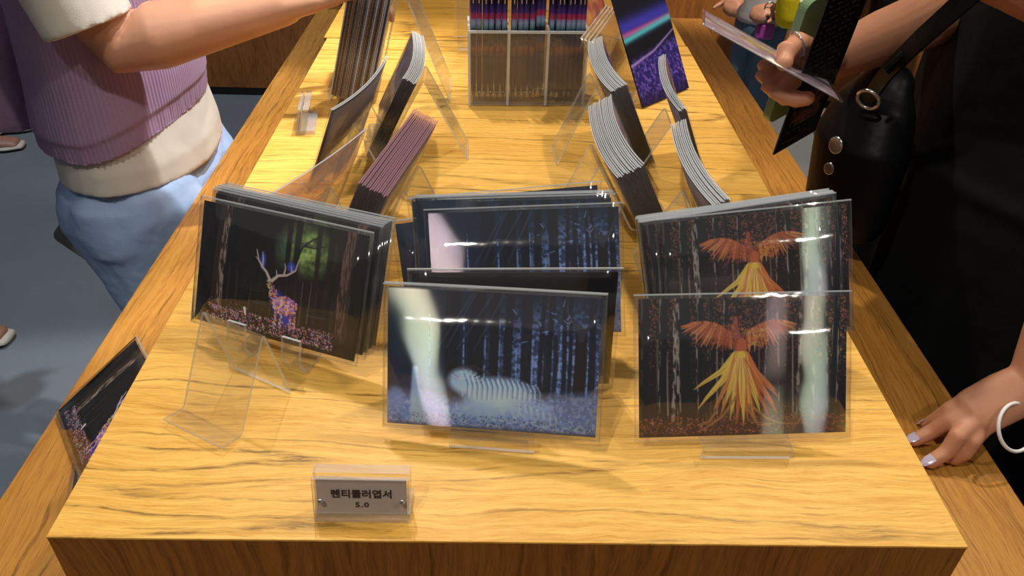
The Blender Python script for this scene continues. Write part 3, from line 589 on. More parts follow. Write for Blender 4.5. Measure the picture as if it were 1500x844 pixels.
side_stack(9, (.184, .570), (.177, .722), .44, K['lilac'], 1, 'curved lilac postcard nearest the right edge of the riser, outermost of its stack', 'curved postcard packed in the stack nearest the right edge of the riser', 'postcards in the stack nearest the right edge', stand_lab='clear stand carrying the stack nearest the right edge', apex=.075)
# clear card behind the deer stack, its copper reflection put into the tint
me_c = sleeve_mesh('copper_reflection_card', bend=.003, mats=('sheet_clear', 'sheet_clear', 'rim', 'rim'))
near, far = Vector((-.183, .580, 0)), Vector((-.132, .690, 0)); rd = (near - far).normalized(); yaw = math.atan2(rd.y, rd.x); bd = Vector((-rd.y, rd.x, 0)); mid = (near + far) / 2; ln = .46
bp = mid - bd * CH * math.sin(ln)
cc = obj('clear_card', me_c); cc.matrix_world = pose(bp.x, bp.y, .12 - CH * math.cos(ln) - .008, yaw, ln, 0); tag(cc, 'see-through card with a copper reflection put into its tint, standing behind the deer postcards', 'card')
stand_for((bp.x, bp.y, .012, yaw, ln, 0), .002, .05, .075, 'clear stand behind the card tinted with a copper reflection')

# ------------------------------------------------------------------ tall booklets on the left
def booklet_mesh(name, W, H, th, pal, seed):
    bm = bmesh.new(); box(bm, (0, H / 2, 0), (W, H, th)); me = bpy.data.meshes.new(name); bm.to_mesh(me); bm.free(); me.materials.append(M[pal]); return me
def streaked(name, a, b):
    t = NT(name); tc = t.N('ShaderNodeTexCoord').outputs['Object']; t.L(t.ramp(t.noise(tc, 14, 2), [(.35, lin(a)), (.65, lin(b))]), t.b.inputs['Base Color']); t.set(Roughness=.3); return t.m
M['bk0'] = streaked('booklet_brown', (92, 74, 68), (130, 110, 104)); M['bk1'] = streaked('booklet_grey', (150, 148, 160), (176, 174, 186)); M['bk2'] = streaked('booklet_slate', (84, 88, 100), (120, 122, 136)); M['bk3'] = streaked('booklet_dark', (50, 42, 42), (84, 72, 72)); M['bk4'] = streaked('booklet_umber', (114, 86, 74), (140, 116, 104))
seq = [1, 3, 0, 3, 4, 0, 3, 2, 0, 4, 2, 3, 2, 1, 0, 4, 3, 2, 1, 0, 3, 4, 1, 1, 3, 1]
bkm = [booklet_mesh('booklet', .15, .215, .0017, 'bk%d' % i, i) for i in range(5)]
for k, ci in enumerate(seq):
    o = obj('booklet', bkm[ci]); o.matrix_world = pose(-.228, 1.014 + .075, .0215, math.radians(-88), .262, 0, back=k * .0021, up=rng.uniform(-.001, .001), right=rng.uniform(-.001, .001))
    tag(o, 'outermost tall grey booklet of the big leaning pack at far left' if k == 0 else ('innermost tall booklet of the big pack, its back showing' if k == len(seq) - 1 else 'tall booklet inside the big leaning pack at far left'), 'booklet', 'tall booklets in the leaning pack' if 0 < k < len(seq) - 1 else None)
stand_for((-.228, 1.089, .0200, math.radians(-88), .262, 0), .056, .09, .16, 'clear stand propping up the tall booklets', leg=.06)

# ------------------------------------------------------------------ aurora brochure, clear wallets by it
me_a = card_mesh('aurora_brochure', aurora(), W=.113, H=.17, y0=0, th=.0022, mat='paper_print')
PA = (.2405, 1.083, .0012, math.radians(45), .50, 0)
ab = obj('brochure', me_a); ab.matrix_world = pose(*PA); tag(ab, 'upright brochure with a cyan and pink aurora over violet rocks', 'brochure')
bm = bmesh.new()
for dx in (-.012, -.004, .004): box(bm, (dx, .160, .0032), (.004, .0035, .0004))
box(bm, (-.004, .1635, .0032), (.020, .0012, .0004)); M['white_ink'] = simple('white_ink', (232, 232, 236), .5); obj('white_lettering', bm, ab, mats=('white_ink',))
stand_for((.240, 1.085, .0, math.radians(45), .50, 0), .005, .07, .10, 'clear stand behind the aurora brochure', skirt=False) if False else None
stand(.2405, 1.083, math.radians(45), [(.006, .0015), (.0605, .100), (.105, .0015)], .06, 'clear acrylic prop leaning behind the aurora brochure')
for k in range(4):
    o = obj('clear_wallet', SL[0]); o.matrix_world = pose(.183, 1.06, .008, math.radians(72), .42, math.radians(90) * 0, back=k * .004, up=.003 * k)
    o.data = SL[0]; tag(o, 'empty clear sleeve standing just left of the aurora brochure' , 'sleeve', 'clear sleeves left of the aurora brochure')
stand_for((.183, 1.06, .008, math.radians(72), .42, 0), .016, .05, .10, 'clear stand under the empty sleeves left of the brochure')
# orange and violet card beyond
me_o = card_mesh('sunset_print', flatcv([(230, 110, 40), (90, 50, 120), (240, 170, 90)], 8), W=.10, H=.12)
o = obj('postcard', me_o); o.matrix_world = pose(.165, 1.30, .012, math.radians(60), .4, 0); tag(o, 'orange sunset postcard beyond the clear sleeves, right of the pen rack', 'postcard')
stand_for((.165, 1.30, .008, math.radians(60), .4, 0), .004, .05, .08, 'clear stand behind the orange sunset postcard')
stand(-.04, 1.26, math.radians(8), [(-.02, .012), (0, .0015), (.03, .13), (.075, .0015)], .055, 'tall empty clear stand left of the pen rack')
stand(.075, .72, math.radians(86), [(-.014, .010), (0, .0015), (.012, .055), (.03, .0015)], .05, 'small clear stand just left of the nearest thick right stack') if False else None

# ------------------------------------------------------------------ pen rack
rk = root('pen_rack', (.037, 1.075, 0), 'clear acrylic rack with three compartments full of dark pens', 'rack', rz=.055)
RW, RD_, RH = .158, .062, .100
def rp(name, c, s, mat='acrylic', em='acrylic_edge'):
    bm = bmesh.new(); box(bm, c, s); thin = min(range(3), key=lambda i: s[i])
    for f in bm.faces: f.material_index = 0 if abs(f.normal[thin]) > .9 else 1
    return obj(name, bm, rk, mats=(mat, em))
M['smoke'] = clear('rack_front_acrylic', (.80, .76, .72), gloss=.9, rough=.05, milk=.05)
rp('front_wall', (0, -RD_ / 2, RH / 2 + .002), (RW, .003, RH), 'smoke'); rp('back_wall', (0, RD_ / 2, .075), (RW, .003, .145)); rp('bottom', (0, 0, .0036), (RW - .008, RD_ - .006, .003))
for q in (-RW / 2, -RW / 6, RW / 6, RW / 2): rp('divider', (q, 0, RH / 2 + .004), (.003, RD_ - .004, RH + .004), 'acrylic')
rp('rim', (0, -RD_ / 2 - .001, RH + .0035), (RW + .003, .0035, .003), 'acrylic_edge')
for q in (-RW / 2, -RW / 6, RW / 6, RW / 2): rp('corner_post', (q, -RD_ / 2 - .0012, RH / 2 + .002), (.0035, .003, RH), 'acrylic_edge')
def pen_mat():
    t = NT('pen_wrap'); tc = t.N('ShaderNodeTexCoord').outputs['Object']; sp = t.N('ShaderNodeSeparateXYZ'); t.L(tc, sp.inputs[0])
    z = t.math('DIVIDE', t.math('ADD', sp.outputs['Z'], t.math('MULTIPLY', t.math('SUBTRACT', t.noise(tc, 180, 1), .5), .006)), .17)
    col = t.ramp(z, [(0, lin((60, 40, 80))), (.36, lin((70, 48, 92))), (.42, lin((190, 110, 90))), (.46, lin((84, 54, 120))), (.53, lin((22, 18, 40))), (.565, lin((30, 40, 60))), (.59, lin((80, 120, 140))), (.625, lin((130, 150, 185))), (.65, lin((130, 120, 180))), (.662, lin((160, 46, 90))), (.69, lin((150, 44, 90))), (.71, lin((60, 44, 124))), (.77, lin((36, 30, 76))), (.82, lin((14, 13, 20)))])
    col.node.color_ramp.interpolation = 'LINEAR'
    t.L(col, t.b.inputs['Base Color']); t.set(Roughness=.18); return t.m
M['pen'] = pen_mat(); M['pen_tip'] = simple('pen_metal', (190, 190, 196), .25, .9)
def revolve(bm, prof, n=14, mi=0, c=(0, 0)):
    rings = [[bm.verts.new((c[0] + r * math.cos(6.2832 * k / n), c[1] + r * math.sin(6.2832 * k / n), z)) for k in range(n)] for r, z in prof]
    for a, b in zip(rings[:-1], rings[1:]):
        for k in range(n): f = bm.faces.new((a[k], a[(k + 1) % n], b[(k + 1) % n], b[k])); f.material_index = mi; f.smooth = True
    bm.faces.new(rings[0][::-1]).material_index = mi; bm.faces.new(rings[-1]).material_index = mi
bm = bmesh.new(); revolve(bm, [(.0032, .012), (.0036, .016), (.0036, .165), (.0030, .169)]); pen = obj('pen', bm, mats=('pen',))
bm = bmesh.new(); revolve(bm, [(.0008, 0), (.0012, .003), (.0030, .012)]); obj('pen_tip', bm, pen, mats=('pen_tip',))
bm = bmesh.new(); box(bm, (0, -.0046, .150), (.0018, .0012, .036), 0, .0004); box(bm, (0, -.0036, .166), (.0018, .0026, .003)); obj('clip', bm, pen, mats=('pen_tip',))
first = True; Rz = Matrix.Rotation(.055, 4, 'Z')
for cell, xs_ in enumerate(([-.0205, -.0125, -.0045, .0035, .0120, .0205], [-.0185, -.0105, -.0025, .0060, .0130, .0205], [-.0205, -.0130, -.0060, .0010, .0080, .0150, .0215])):
    for i, x in enumerate(xs_):
        for row in range(2):
            o = pen if first else copy_tree(pen); first = False
            p = Rz @ Vector(((cell - 1) * RW / 3 + x, -.018 + row * .022 + (0.004 if (cell == 1 and i > 3) else 0), .0053 + (.004 if cell == 1 and i > 3 else 0))); o.location = Vector((.037, 1.075, D)) + p
            o.rotation_euler = (rng.uniform(-.006, .006), rng.uniform(-.008, .008), 0)
            cn = ['left', 'middle', 'right'][cell]; rn = ['front', 'back'][row]
            tag(o, 'dark aurora striped pen in the %s row of the %s compartment of the rack' % (rn, cn), 'pen', 'pens in the %s row, %s compartment' % (rn, cn))

# ------------------------------------------------------------------ price signs
M['plate'] = simple('sign_plate_grey', (206, 190, 182), .35, 0.0, bump=(300, .08, .0003)); M['ink'] = simple('sign_ink_brown', (58, 34, 20), .6); M['screw'] = simple('screw_steel', (225, 225, 225), .2, .8)
M['block'] = clear('acrylic_block', (.95, .93, .88), gloss=.95, rough=.03, milk=.02)
M['block_edge'] = clear('acrylic_block_edge', (.86, .80, .68), gloss=1, rough=.08, milk=.22)
def price_sign(x, y, rz, label, text=True, plate='plate'):
    o = root('price_sign', (x, y, 0), label, 'sign', rz=rz); Wd = .0635; H = .033; ln = .22
    # front pane, rear pane and the solid foot between
    def slab(name, d0, th, h, z0=.0006, mat='block', wd=Wd, x0=0):
        bm = bmesh.new(); s = math.tan(ln); vs = []
        for dx in (-wd / 2, wd / 2):
            for d, z in ((d0, z0), (d0 + th, z0), (d0 + th + h * s, z0 + h), (d0 + h * s, z0 + h)): vs.append(bm.verts.new((dx + x0, d, z)))
        F = [(0, 3, 2, 1), (4, 5, 6, 7), (0, 4, 7, 3), (1, 2, 6, 5), (3, 7, 6, 2), (0, 1, 5, 4)]
        for i, q in enumerate(F): f = bm.faces.new([vs[j] for j in q]); f.material_index = 0 if i in (2, 3) else 1
        return obj(name, bm, o, mats=(mat, 'block_edge'))
    slab('front_pane', 0, .0030, H); slab('rear_pane', .0058, .0075, H)
    slab('plate', .0036, .0012, H * .82, .0036, plate, Wd * .93)
    bm = bmesh.new(); box(bm, (0, .014, .0030), (Wd, .022, .005), 1); obj('foot_block', bm, o, mats=('block', 'block_edge'))
    for sx in (-1, 1):
        bm = bmesh.new(); revolve(bm, [(.0019, 0), (.0019, .0008), (.0012, .0014)], 12)
        bm.transform(Matrix.Translation((sx * .0268, -.0004 + .0175 * math.tan(ln), .0175)) @ Matrix.Rotation(math.pi / 2 - ln, 4, 'X')); obj('screw', bm, o, mats=('screw',))
    if text:
        for body, sz, zz, off in (('렌티큘러엽서', .0070, .0180, .00017), ('5.0', .0054, .0102, .00008)):
            c = bpy.data.curves.new('lettering', 'FONT'); c.body = body; c.size = sz; c.align_x = 'CENTER'; c.offset = off; c.extrude = .00006; c.resolution_u = 3
            if body == '5.0': c.space_character = 1.15
            tmp = bpy.data.objects.new('tmp', c); COL.objects.link(tmp); dg = bpy.context.evaluated_depsgraph_get(); dg.update()
            me = bpy.data.meshes.new_from_object(tmp.evaluated_get(dg)); bpy.data.objects.remove(tmp)
            me.transform(Matrix.Translation((0, .0024 + zz * math.tan(ln), zz)) @ Matrix.Rotation(math.pi / 2 - ln, 4, 'X') @ Matrix.Diagonal((1.06 if body != '5.0' else 1.25, 1, 1, 1)))
            me.materials.clear(); me.materials.append(M['ink']); obj('lettering', me, o)
    return o
price_sign(-.0855, .3365, -.005, 'small acrylic price sign at the front with Korean lettering and the figure 5.0')
M['white_plate'] = simple('sign_plate_pale', (222, 216, 214), .5)
price_sign(-.262, .965, math.radians(-83), 'clear price sign seen end-on at the left edge of the riser', text=False, plate='white_plate')
price_sign(-.270, 1.47, math.radians(-83), 'clear price sign far back on the left, beyond the tall booklets', text=False, plate='white_plate')

# fallen deer postcards on the left strip, clear plate standing over them
def laid(A, X, Y):   # card with its lower left corner at A, its foot along X and its height along Y
    X = Vector(X).normalized(); Y = Vector(Y); Y = (Y - X * Y.dot(X)).normalized(); n = X.cross(Y)
    mt = Matrix((X, Y, n)).transposed().to_4x4(); mt.translation = A + X * CW / 2 + Vector((0, 0, D)); return mt
restack(c0, laid(Vector((-.4425, .580, TZ + .0062)), (.58, -.81, 0), (.78, .40, .52)), 'deer postcard slipped into the gap beside the riser, tilted on the left table strip')
restack(c0, laid(Vector((-.432, .622, TZ + .0012)), (.30, -.95, .0), (.95, .30, .0)), 'postcard lying flat beneath the tilted one on the left table strip')
gp = (-.382, .645, TZ + .0012, math.radians(-90), .62, 0)
for k in range(4): restack(c0, pose(*gp, back=k * .0022), 'sleeved postcard leaning against the left flank of the riser', 'postcards leaning on the left flank of the riser')
price_sign(-.330, 1.10, math.radians(-85), 'clear sign holder on the left table strip beyond the slipped postcards', text=False, plate='white_plate').location.z = D + TZ

# ------------------------------------------------------------------ people
def skin(name, rgb, seed=0):
    t = NT(name); tc = t.N('ShaderNodeTexCoord').outputs['Object']; c = lin(rgb)
    f = t.noise(tc, 30, 4, .6); t.L(t.mix(f, tuple(v * .86 for v in c), tuple(min(1, v * 1.1) for v in c)), t.b.inputs['Base Color'])
    t.set(Roughness=.5); t.b.inputs['Subsurface Weight'].default_value = .12; t.b.inputs['Subsurface Radius'].default_value = (.012, .005, .003); t.b.inputs['Subsurface Scale'].default_value = 1.0
    t.bump(t.noise(tc, 260, 3), .12, .0006); return t.m
M['skin_a'] = skin('skin_warm', (206, 150, 118)); M['skin_b'] = skin('skin_tan', (200, 140, 108)); M['skin_c'] = skin('skin_bg', (170, 120, 98))
def knit():
    t = NT('lilac_knit'); tc = t.N('ShaderNodeTexCoord').outputs['Object']; sp = t.N('ShaderNodeSeparateXYZ'); t.L(tc, sp.inputs[0])
    ang = t.math('ARCTAN2', sp.outputs['Y'], sp.outputs['X'])
    v = t.math('SINE', t.math('MULTIPLY', ang, 170.0)); h = t.math('SINE', t.math('MULTIPLY', sp.outputs['Z'], 1700.0))
    k = t.math('ADD', t.math('MULTIPLY', v, .5), t.math('MULTIPLY', t.math('ABSOLUTE', h), .5))
    t.L(t.mix(t.math('MULTIPLY', t.noise(tc, 12, 3), .8), lin((172, 140, 178)), lin((200, 168, 204))), t.b.inputs['Base Color']); t.set(Roughness=.9); t.b.inputs['Sheen Weight'].default_value = .2
    t.bump(t.math('ADD', k, t.math('MULTIPLY', t.noise(tc, 14, 3), 3.0)), .6, .0022); return t.m
def cloth(name, rgb, sc=(9, .5, .012), rough=.85, weave=900):
    t = NT(name); tc = t.N('ShaderNodeTexCoord').outputs['Object']; c = lin(rgb)
    t.L(t.mix(t.noise(tc, 8, 4), tuple(v * .85 for v in c), tuple(min(1, v * 1.1) for v in c)), t.b.inputs['Base Color']); t.set(Roughness=rough); t.b.inputs['Specular IOR Level'].default_value = .2
    t.bump(t.math('ADD', t.noise(tc, sc[0], 3), t.math('MULTIPLY', t.noise(tc, weave, 1), .04)), sc[1], sc[2]); return t.m
M['knit'] = knit(); M['tee'] = cloth('white_cotton', (232, 226, 214)); M['shorts'] = cloth('pale_blue_cotton', (172, 198, 238), (12, .7, .014)); M['black_dress'] = cloth('black_cotton', (11, 12, 13), (10, .7, .015)); M['black_bag'] = cloth('black_nylon', (12, 14, 17), (16, .5, .006), .45)
M['denim'] = cloth('blue_denim', (84, 108, 136)); M['grey_tee'] = cloth('grey_cotton', (176, 178, 184)); M['yellow'] = cloth('yellow_fabric', (226, 206, 30)); M['black_pants'] = cloth('black_trousers', (14, 14, 16)); M['hair'] = simple('dark_hair', (28, 20, 16), .5)
def chain(bm, pts, n=16, cap=(True, True)):
    """closed tapering tube through (x, y, z, ra[, rb, side]) stations, rounded ends"""
    P = [Vector(p[:3]) for p in pts]; ra = [p[3] for p in pts]; rb = [p[4] if len(p) > 4 else p[3] for p in pts]; side = Vector(pts[0][5]) if len(pts[0]) > 5 else Vector((0.31, .9, .13))
    rings = []; N = len(P)
    def tang(i): return (P[min(i + 1, N - 1)] - P[max(i - 1, 0)]).normalized()
    def ring(c, T, a, b):
        A = (side - T * side.dot(T)).normalized(); B = T.cross(A); rings.append([bm.verts.new(c + A * a * math.cos(6.28319 * k / n) + B * b * math.sin(6.28319 * k / n)) for k in range(n)])
    if cap[0]:
        T = tang(0); r = min(ra[0], rb[0])
        for f in (.95, .75, .4): q = math.sqrt(1 - f * f); ring(P[0] - T * r * f, T, ra[0] * q, rb[0] * q)
    for i in range(N): ring(P[i], tang(i), ra[i], rb[i])
    if cap[1]:
        T = tang(N - 1); r = min(ra[-1], rb[-1])
        for f in (.4, .75, .95): q = math.sqrt(1 - f * f); ring(P[-1] + T * r * f, T, ra[-1] * q, rb[-1] * q)
    for a, b in zip(rings[:-1], rings[1:]):
        for k in range(n): bm.faces.new((a[k], a[(k + 1) % n], b[(k + 1) % n], b[k]))
    bm.faces.new(rings[0][::-1]); bm.faces.new(rings[-1])
def fuse(name, bm, voxel, mat, parent, sm=3, fn=None):
    """merge overlapping tubes into one continuous surface"""
    bmesh.ops.recalc_face_normals(bm, faces=bm.faces); me = bpy.data.meshes.new('tmp'); bm.to_mesh(me); bm.free(); o = bpy.data.objects.new('tmp', me); COL.objects.link(o)
    r = o.modifiers.new('r', 'REMESH'); r.mode = 'VOXEL'; r.voxel_size = voxel; r.use_smooth_shade = True
    s_ = o.modifiers.new('s', 'SMOOTH'); s_.iterations = sm; s_.factor = .5
    dg = bpy.context.evaluated_depsgraph_get(); dg.update(); m2 = bpy.data.meshes.new_from_object(o.evaluated_get(dg)); bpy.data.objects.remove(o)
    if fn:
        n = len(m2.vertices); co = np.empty(n * 3, np.float32); m2.vertices.foreach_get('co', co); no = np.empty(n * 3, np.float32); m2.vertices.foreach_get('normal', no)
        co = co.reshape(-1, 3); no = no.reshape(-1, 3); co = co + no * fn(co)[:, None]; m2.vertices.foreach_set('co', co.astype(np.float32).ravel()); m2.update()
    # local to the parent's foot point
    if parent: m2.transform(Matrix.Translation(-(parent.location - Vector((0, 0, D)))))
    o = obj(name, m2, parent, mats=(mat,)); o.data.polygons.foreach_set('use_smooth', [True] * len(o.data.polygons)); return o
def nail(bm, c, d, up, L=.010, W_=.008):
    d = Vector(d).normalized(); up = Vector(up); up = (up - d * up.dot(d)).normalized(); s = d.cross(up); c = Vector(c); prof = []
    rows = []
    for t in (-.5, 0, .4, .6):
        wv = W_ * (1 if t < .4 else .7 if t < .6 else .3); rows.append([bm.verts.new(c + d * L * t + s * wv * a / 2 - up * (.0014 * a * a) + up * (.0002 - .0006 * max(0, t))) for a in (-1, -.5, 0, .5, 1)])
    for a, b in zip(rows[:-1], rows[1:]):
        for k in range(4): f = bm.faces.new((a[k], a[k + 1], b[k + 1], b[k])); f.smooth = True
def face_head(bm, c, r, fwd):
    """head with brow, nose, chin and ears"""
    c = Vector(c); f = Vector(fwd).normalized(); s = f.cross(Vector((0, 0, 1)))
    chain(bm, [(*(c + f * .01 - Vector((0, 0, r * .95))), r * .48, r * .5, tuple(s)), (*(c - Vector((0, 0, r * .35))), r * .72, r * .8, tuple(s)), (*(c + Vector((0, 0, r * .25))), r * .82, r * .95, tuple(s)), (*(c + Vector((0, 0, r * .6))), r * .72, r * .82, tuple(s))])
    p = c + f * r * .92; chain(bm, [(*(p + Vector((0, 0, r * .05))), r * .08), (*(p + f * r * .16 - Vector((0, 0, r * .32))), r * .14)], 8)
    for q in (-1, 1): chain(bm, [(*(c + s * q * r * .82 + Vector((0, 0, r * .12))), r * .10), (*(c + s * q * r * .84 - Vector((0, 0, r * .2))), r * .08)], 8)
    chain(bm, [(*(p - f * r * .06 + s * r * .2 - Vector((0, 0, r * .55))), r * .07), (*(p - f * r * .06 - s * r * .2 - Vector((0, 0, r * .55))), r * .07)], 8)

# --- person on the left: lilac knit vest, white tee, pale blue shorts, reaching over the table
X0 = -.553; PL = root('person', (X0, 1.14, -1.0), 'person in a lilac knit vest, white tee and pale blue shorts reaching over the table', 'person')
bm = bmesh.new(); sd = (0, 1, 0); Y0 = 1.14
sh = Vector((X0 - .03, .98, .36)); el = Vector((-.474, .985, .092)); wr = Vector((-.275, 1.025, .134))
chain(bm, [(X0, Y0, -.14, .130, .085, sd), (X0, Y0, -.02, .115, .082, sd), (X0, Y0, .12, .13, .085, sd), (X0, Y0, .28, .155, .09, sd), (X0, Y0, .36, .14, .075, sd), (X0, Y0, .42, .052, .052, sd), (X0 + .015, Y0, .47, .05, .05, sd)], 24)
face_head(bm, (X0 + .05, Y0, .58), .115, (1, 0, -.3))
for yy in (1.055, 1.225):
    chain(bm, [(X0, yy, -.12, .066), (X0 + .030, yy, -.30, .060), (X0 + .035, yy, -.50, .052), (X0 + .015, yy, -.62, .052), (X0 - .01, yy, -.82, .036), (X0 - .03, yy, -.93, .035)], 18)
    chain(bm, [(X0 - .06, yy, -.965, .030, .028, sd), (X0 + .03, yy, -.962, .040, .026, sd), (X0 + .09, yy, -.975, .036, .016, sd)], 14)
chain(bm, [(sh.x, sh.y, sh.z, .050), (-.535, .975, .22, .045), (el.x - .014, el.y, el.z + .035, .038), (el.x, el.y, el.z, .036), (el.x + .045, el.y + .008, el.z + .012, .042), (-.38, 1.005, .112, .035), (wr.x, wr.y, wr.z, .024)], 20)
chain(bm, [(X0 - .02, 1.31, .37, .050), (X0 - .05, 1.35, .20, .044), (X0 - .08, 1.34, .08, .038), (X0 - .11, 1.31, -.04, .032), (X0 - .13, 1.29, -.12, .025)], 18)
def hand_chains(bm, wrist, palm, dirv, nrm, curl, L=.078, thumb=1, r=.0078, spread=.012):
    """palm then four bent fingers and a thumb from its side; dirv along the hand, nrm out of the back of the hand"""
    d = Vector(dirv).normalized(); n_ = Vector(nrm); n_ = (n_ - d * n_.dot(d)).normalized(); s = d.cross(n_); wv = Vector(wrist); pv = Vector(palm)
    chain(bm, [(*wv, .026, .018, tuple(s)), (*(wv + (pv - wv) * .5), .034, .017, tuple(s)), (*pv, .038, .014, tuple(s))], 18)
    for i, (o_, ll) in enumerate(((-.029, .88), (-.010, 1.0), (.009, .95), (.027, .76))):
        b = pv + s * o_ + d * .004; a = curl[i] if isinstance(curl, (list, tuple)) else curl; dd = (d + s * (o_ * spread * 20)).normalized(); pts = [(*b, r * 1.1)]; ang = 0; q = b
        for seg in (.46, .30, .24):
            ang += a; v = dd * math.cos(ang) - n_ * math.sin(ang); q = q + v * L * ll * seg; pts.append((*q, r * (1 - .12 * len(pts) + .12)))
        chain(bm, pts, 12)
    b = wv + (pv - wv) * .35 - s * thumb * .024; q1 = b + (d * .5 - s * thumb * .7 - n_ * .3).normalized() * .034; q2 = q1 + (d * .85 - s * thumb * .25 - n_ * .3).normalized() * .028; q3 = q2 + (d * .95 - n_ * .25).normalized() * .022
    chain(bm, [(*b, .014), (*q1, .0115), (*q2, .0095), (*q3, .0078)], 12)
hand_chains(bm, wr, wr + Vector((.075, .02, .022)), (.95, .25, .12), (-.15, -.15, 1), .45)
hand_chains(bm, (X0 - .13, 1.29, -.12), (X0 - .14, 1.275, -.20), (-.05, -.1, -1), (0, 1, 0), .6)
fuse('body', bm, .0040, 'skin_a', PL, 3)
bm = bmesh.new(); chain(bm, [(X0, Y0, .50, .08), (X0 + .015, Y0, .58, .115, .11, sd), (X0 + .03, Y0, .65, .10, .11, sd)], 18); fuse('hair', bm, .008, 'hair', PL, 2)
def folds(sc, amp, seed, stretch=(1, 1, .3)):
    def f(co):
        return np.array([mnoise.noise(Vector((c[0] * sc * stretch[0] + seed, c[1] * sc * stretch[1], c[2] * sc * stretch[2]))) * amp for c in co], np.float32)
    return f
bm = bmesh.new()
chain(bm, [(X0, Y0, -.105, .128, .082, sd), (X0 - .006, Y0, -.15, .172, .116, sd), (X0, Y0, -.22, .172, .114, sd), (X0 + .012, Y0, -.27, .150, .100, sd)], 28)
for yy in (1.055, 1.225): chain(bm, [(X0 + .0, yy, -.18, .085, .11, sd), (X0 + .020, yy, -.28, .080, .090, sd), (X0 + .030, yy, -.40, .078, .080, sd)], 24, (True, False))
fuse('shorts', bm, .0045, 'shorts', PL, 3, folds(22, .008, 3, (1, 1, .5)))
bm = bmesh.new(); chain(bm, [(X0, Y0, -.125, .166, .112, sd), (X0, Y0, -.09, .164, .110, sd), (X0, Y0, -.04, .152, .100, sd), (X0, Y0, .1, .150, .098, sd), (X0, Y0, .28, .168, .100, sd), (X0 - .01, Y0, .37, .145, .085, sd), (X0, Y0, .41, .07, .06, sd)], 28, (False, False))
chain(bm, [(sh.x, .99, .37, .058), (-.548, .975, .28, .058), (-.500, .972, .122, .054)], 22, (True, False)); chain(bm, [(sh.x, 1.30, .37, .058), (X0 - .04, 1.34, .24, .062)], 22, (True, False))
fuse('t_shirt', bm, .0045, 'tee', PL, 2, folds(14, .004, 8))
def vest_fn(co):
    base = folds(12, .006, 5, (1, 1, .35))(co); a = np.arctan2(co[:, 1] - Y0, co[:, 0] - X0); z0 = -.075 + .32 * np.clip(co[:, 0] - X0, 0, .2)
    hem = np.clip((z0 + .035 - co[:, 2]) / .006, 0, 1)
    return base + hem * .0009 * np.sin(a * 130) - hem * .003
bm = bmesh.new(); chain(bm, [(X0 - .008, Y0, -.075, .170, .116, sd), (X0 - .005, Y0, -.04, .172, .116, sd), (X0, Y0, .02, .168, .112, sd), (X0, Y0, .12, .164, .106, sd), (X0, Y0, .26, .172, .106, sd), (X0 - .012, Y0, .36, .148, .088, sd), (X0 - .008, Y0, .40, .10, .07, sd)], 32, (False, False))
for v in bm.verts:      # hem rises toward the front
    if v.co.z < .05: v.co.z += .40 * max(0, v.co.x - X0) * (1 - max(0, v.co.z + .075) / .125) 
chain(bm, [(X0 - .150, 1.07, -.050, .06, .045, sd), (X0 - .135, 1.08, .05, .07, .045, sd), (X0 - .09, 1.09, .2, .06, .04, sd)], 16, (False, True))
fuse('knit_vest', bm, .0033, 'knit', PL, 1, vest_fn)
bm = bmesh.new(); box(bm, (0, 0, 0), (.008, .003, .020), 0, .0008); lb = obj('fabric_tab', bm, PL, mats=('black_dress',)); lb.location = aty(178, 254, .992) - Vector((X0, 1.14, -1.0)); lb.rotation_euler = (0, math.radians(-12), 0)
# dark tablet case hanging behind the shorts
M['slab'] = simple('tablet_grey', (74, 72, 72), .35); M['slab_rim'] = simple('tablet_rim', (40, 42, 46), .4)
def rounded_slab(name, W_, H_, T_, rad, mats_):
    bm = bmesh.new(); vs = []
    for cx, cy, a0 in ((W_ / 2 - rad, H_ / 2 - rad, 0), (-W_ / 2 + rad, H_ / 2 - rad, 90), (-W_ / 2 + rad, -H_ / 2 + rad, 180), (W_ / 2 - rad, -H_ / 2 + rad, 270)):
        for k in range(7): a = math.radians(a0 + 15 * k); vs.append((cx + rad * math.cos(a), cy + rad * math.sin(a)))
    lo = [bm.verts.new((x, y, -T_ / 2)) for x, y in vs]; hi = [bm.verts.new((x, y, T_ / 2)) for x, y in vs]; bm.faces.new(lo[::-1]); bm.faces.new(hi)
    for k in range(len(vs)): f = bm.faces.new((lo[k], lo[(k + 1) % len(vs)], hi[(k + 1) % len(vs)], hi[k])); f.material_index = 1
    return bm
def frame_from(o_, r, u):
    r = Vector(r).normalized(); u = Vector(u); u = (u - r * u.dot(r)).normalized(); m_ = Matrix((r, u, r.cross(u))).transposed().to_4x4(); m_.translation = Vector(o_) + Vector((0, 0, D)); return m_
ta, tb_, tc_ = aty(84, 352, 1.36), aty(160, 404, 1.33), aty(112, 292, 1.40)
tl = obj('tablet_case', rounded_slab('t', .235, .17, .009, .014, None), mats=('slab', 'slab_rim')); ex = (tb_ - ta).normalized(); uy = (tc_ - ta); uy = (uy - ex * uy.dot(ex)).normalized()
tl.matrix_world = frame_from(ta + ex * .105 + uy * .085, ex, uy); tag(tl, 'dark grey tablet case hanging at the side of the person in lilac', 'tablet case')
bm = bmesh.new(); box(bm, (.02, .03, .0052), (.05, .035, .0012), 0, .0004); obj('pocket', bm, tl, mats=('slab_rim',))

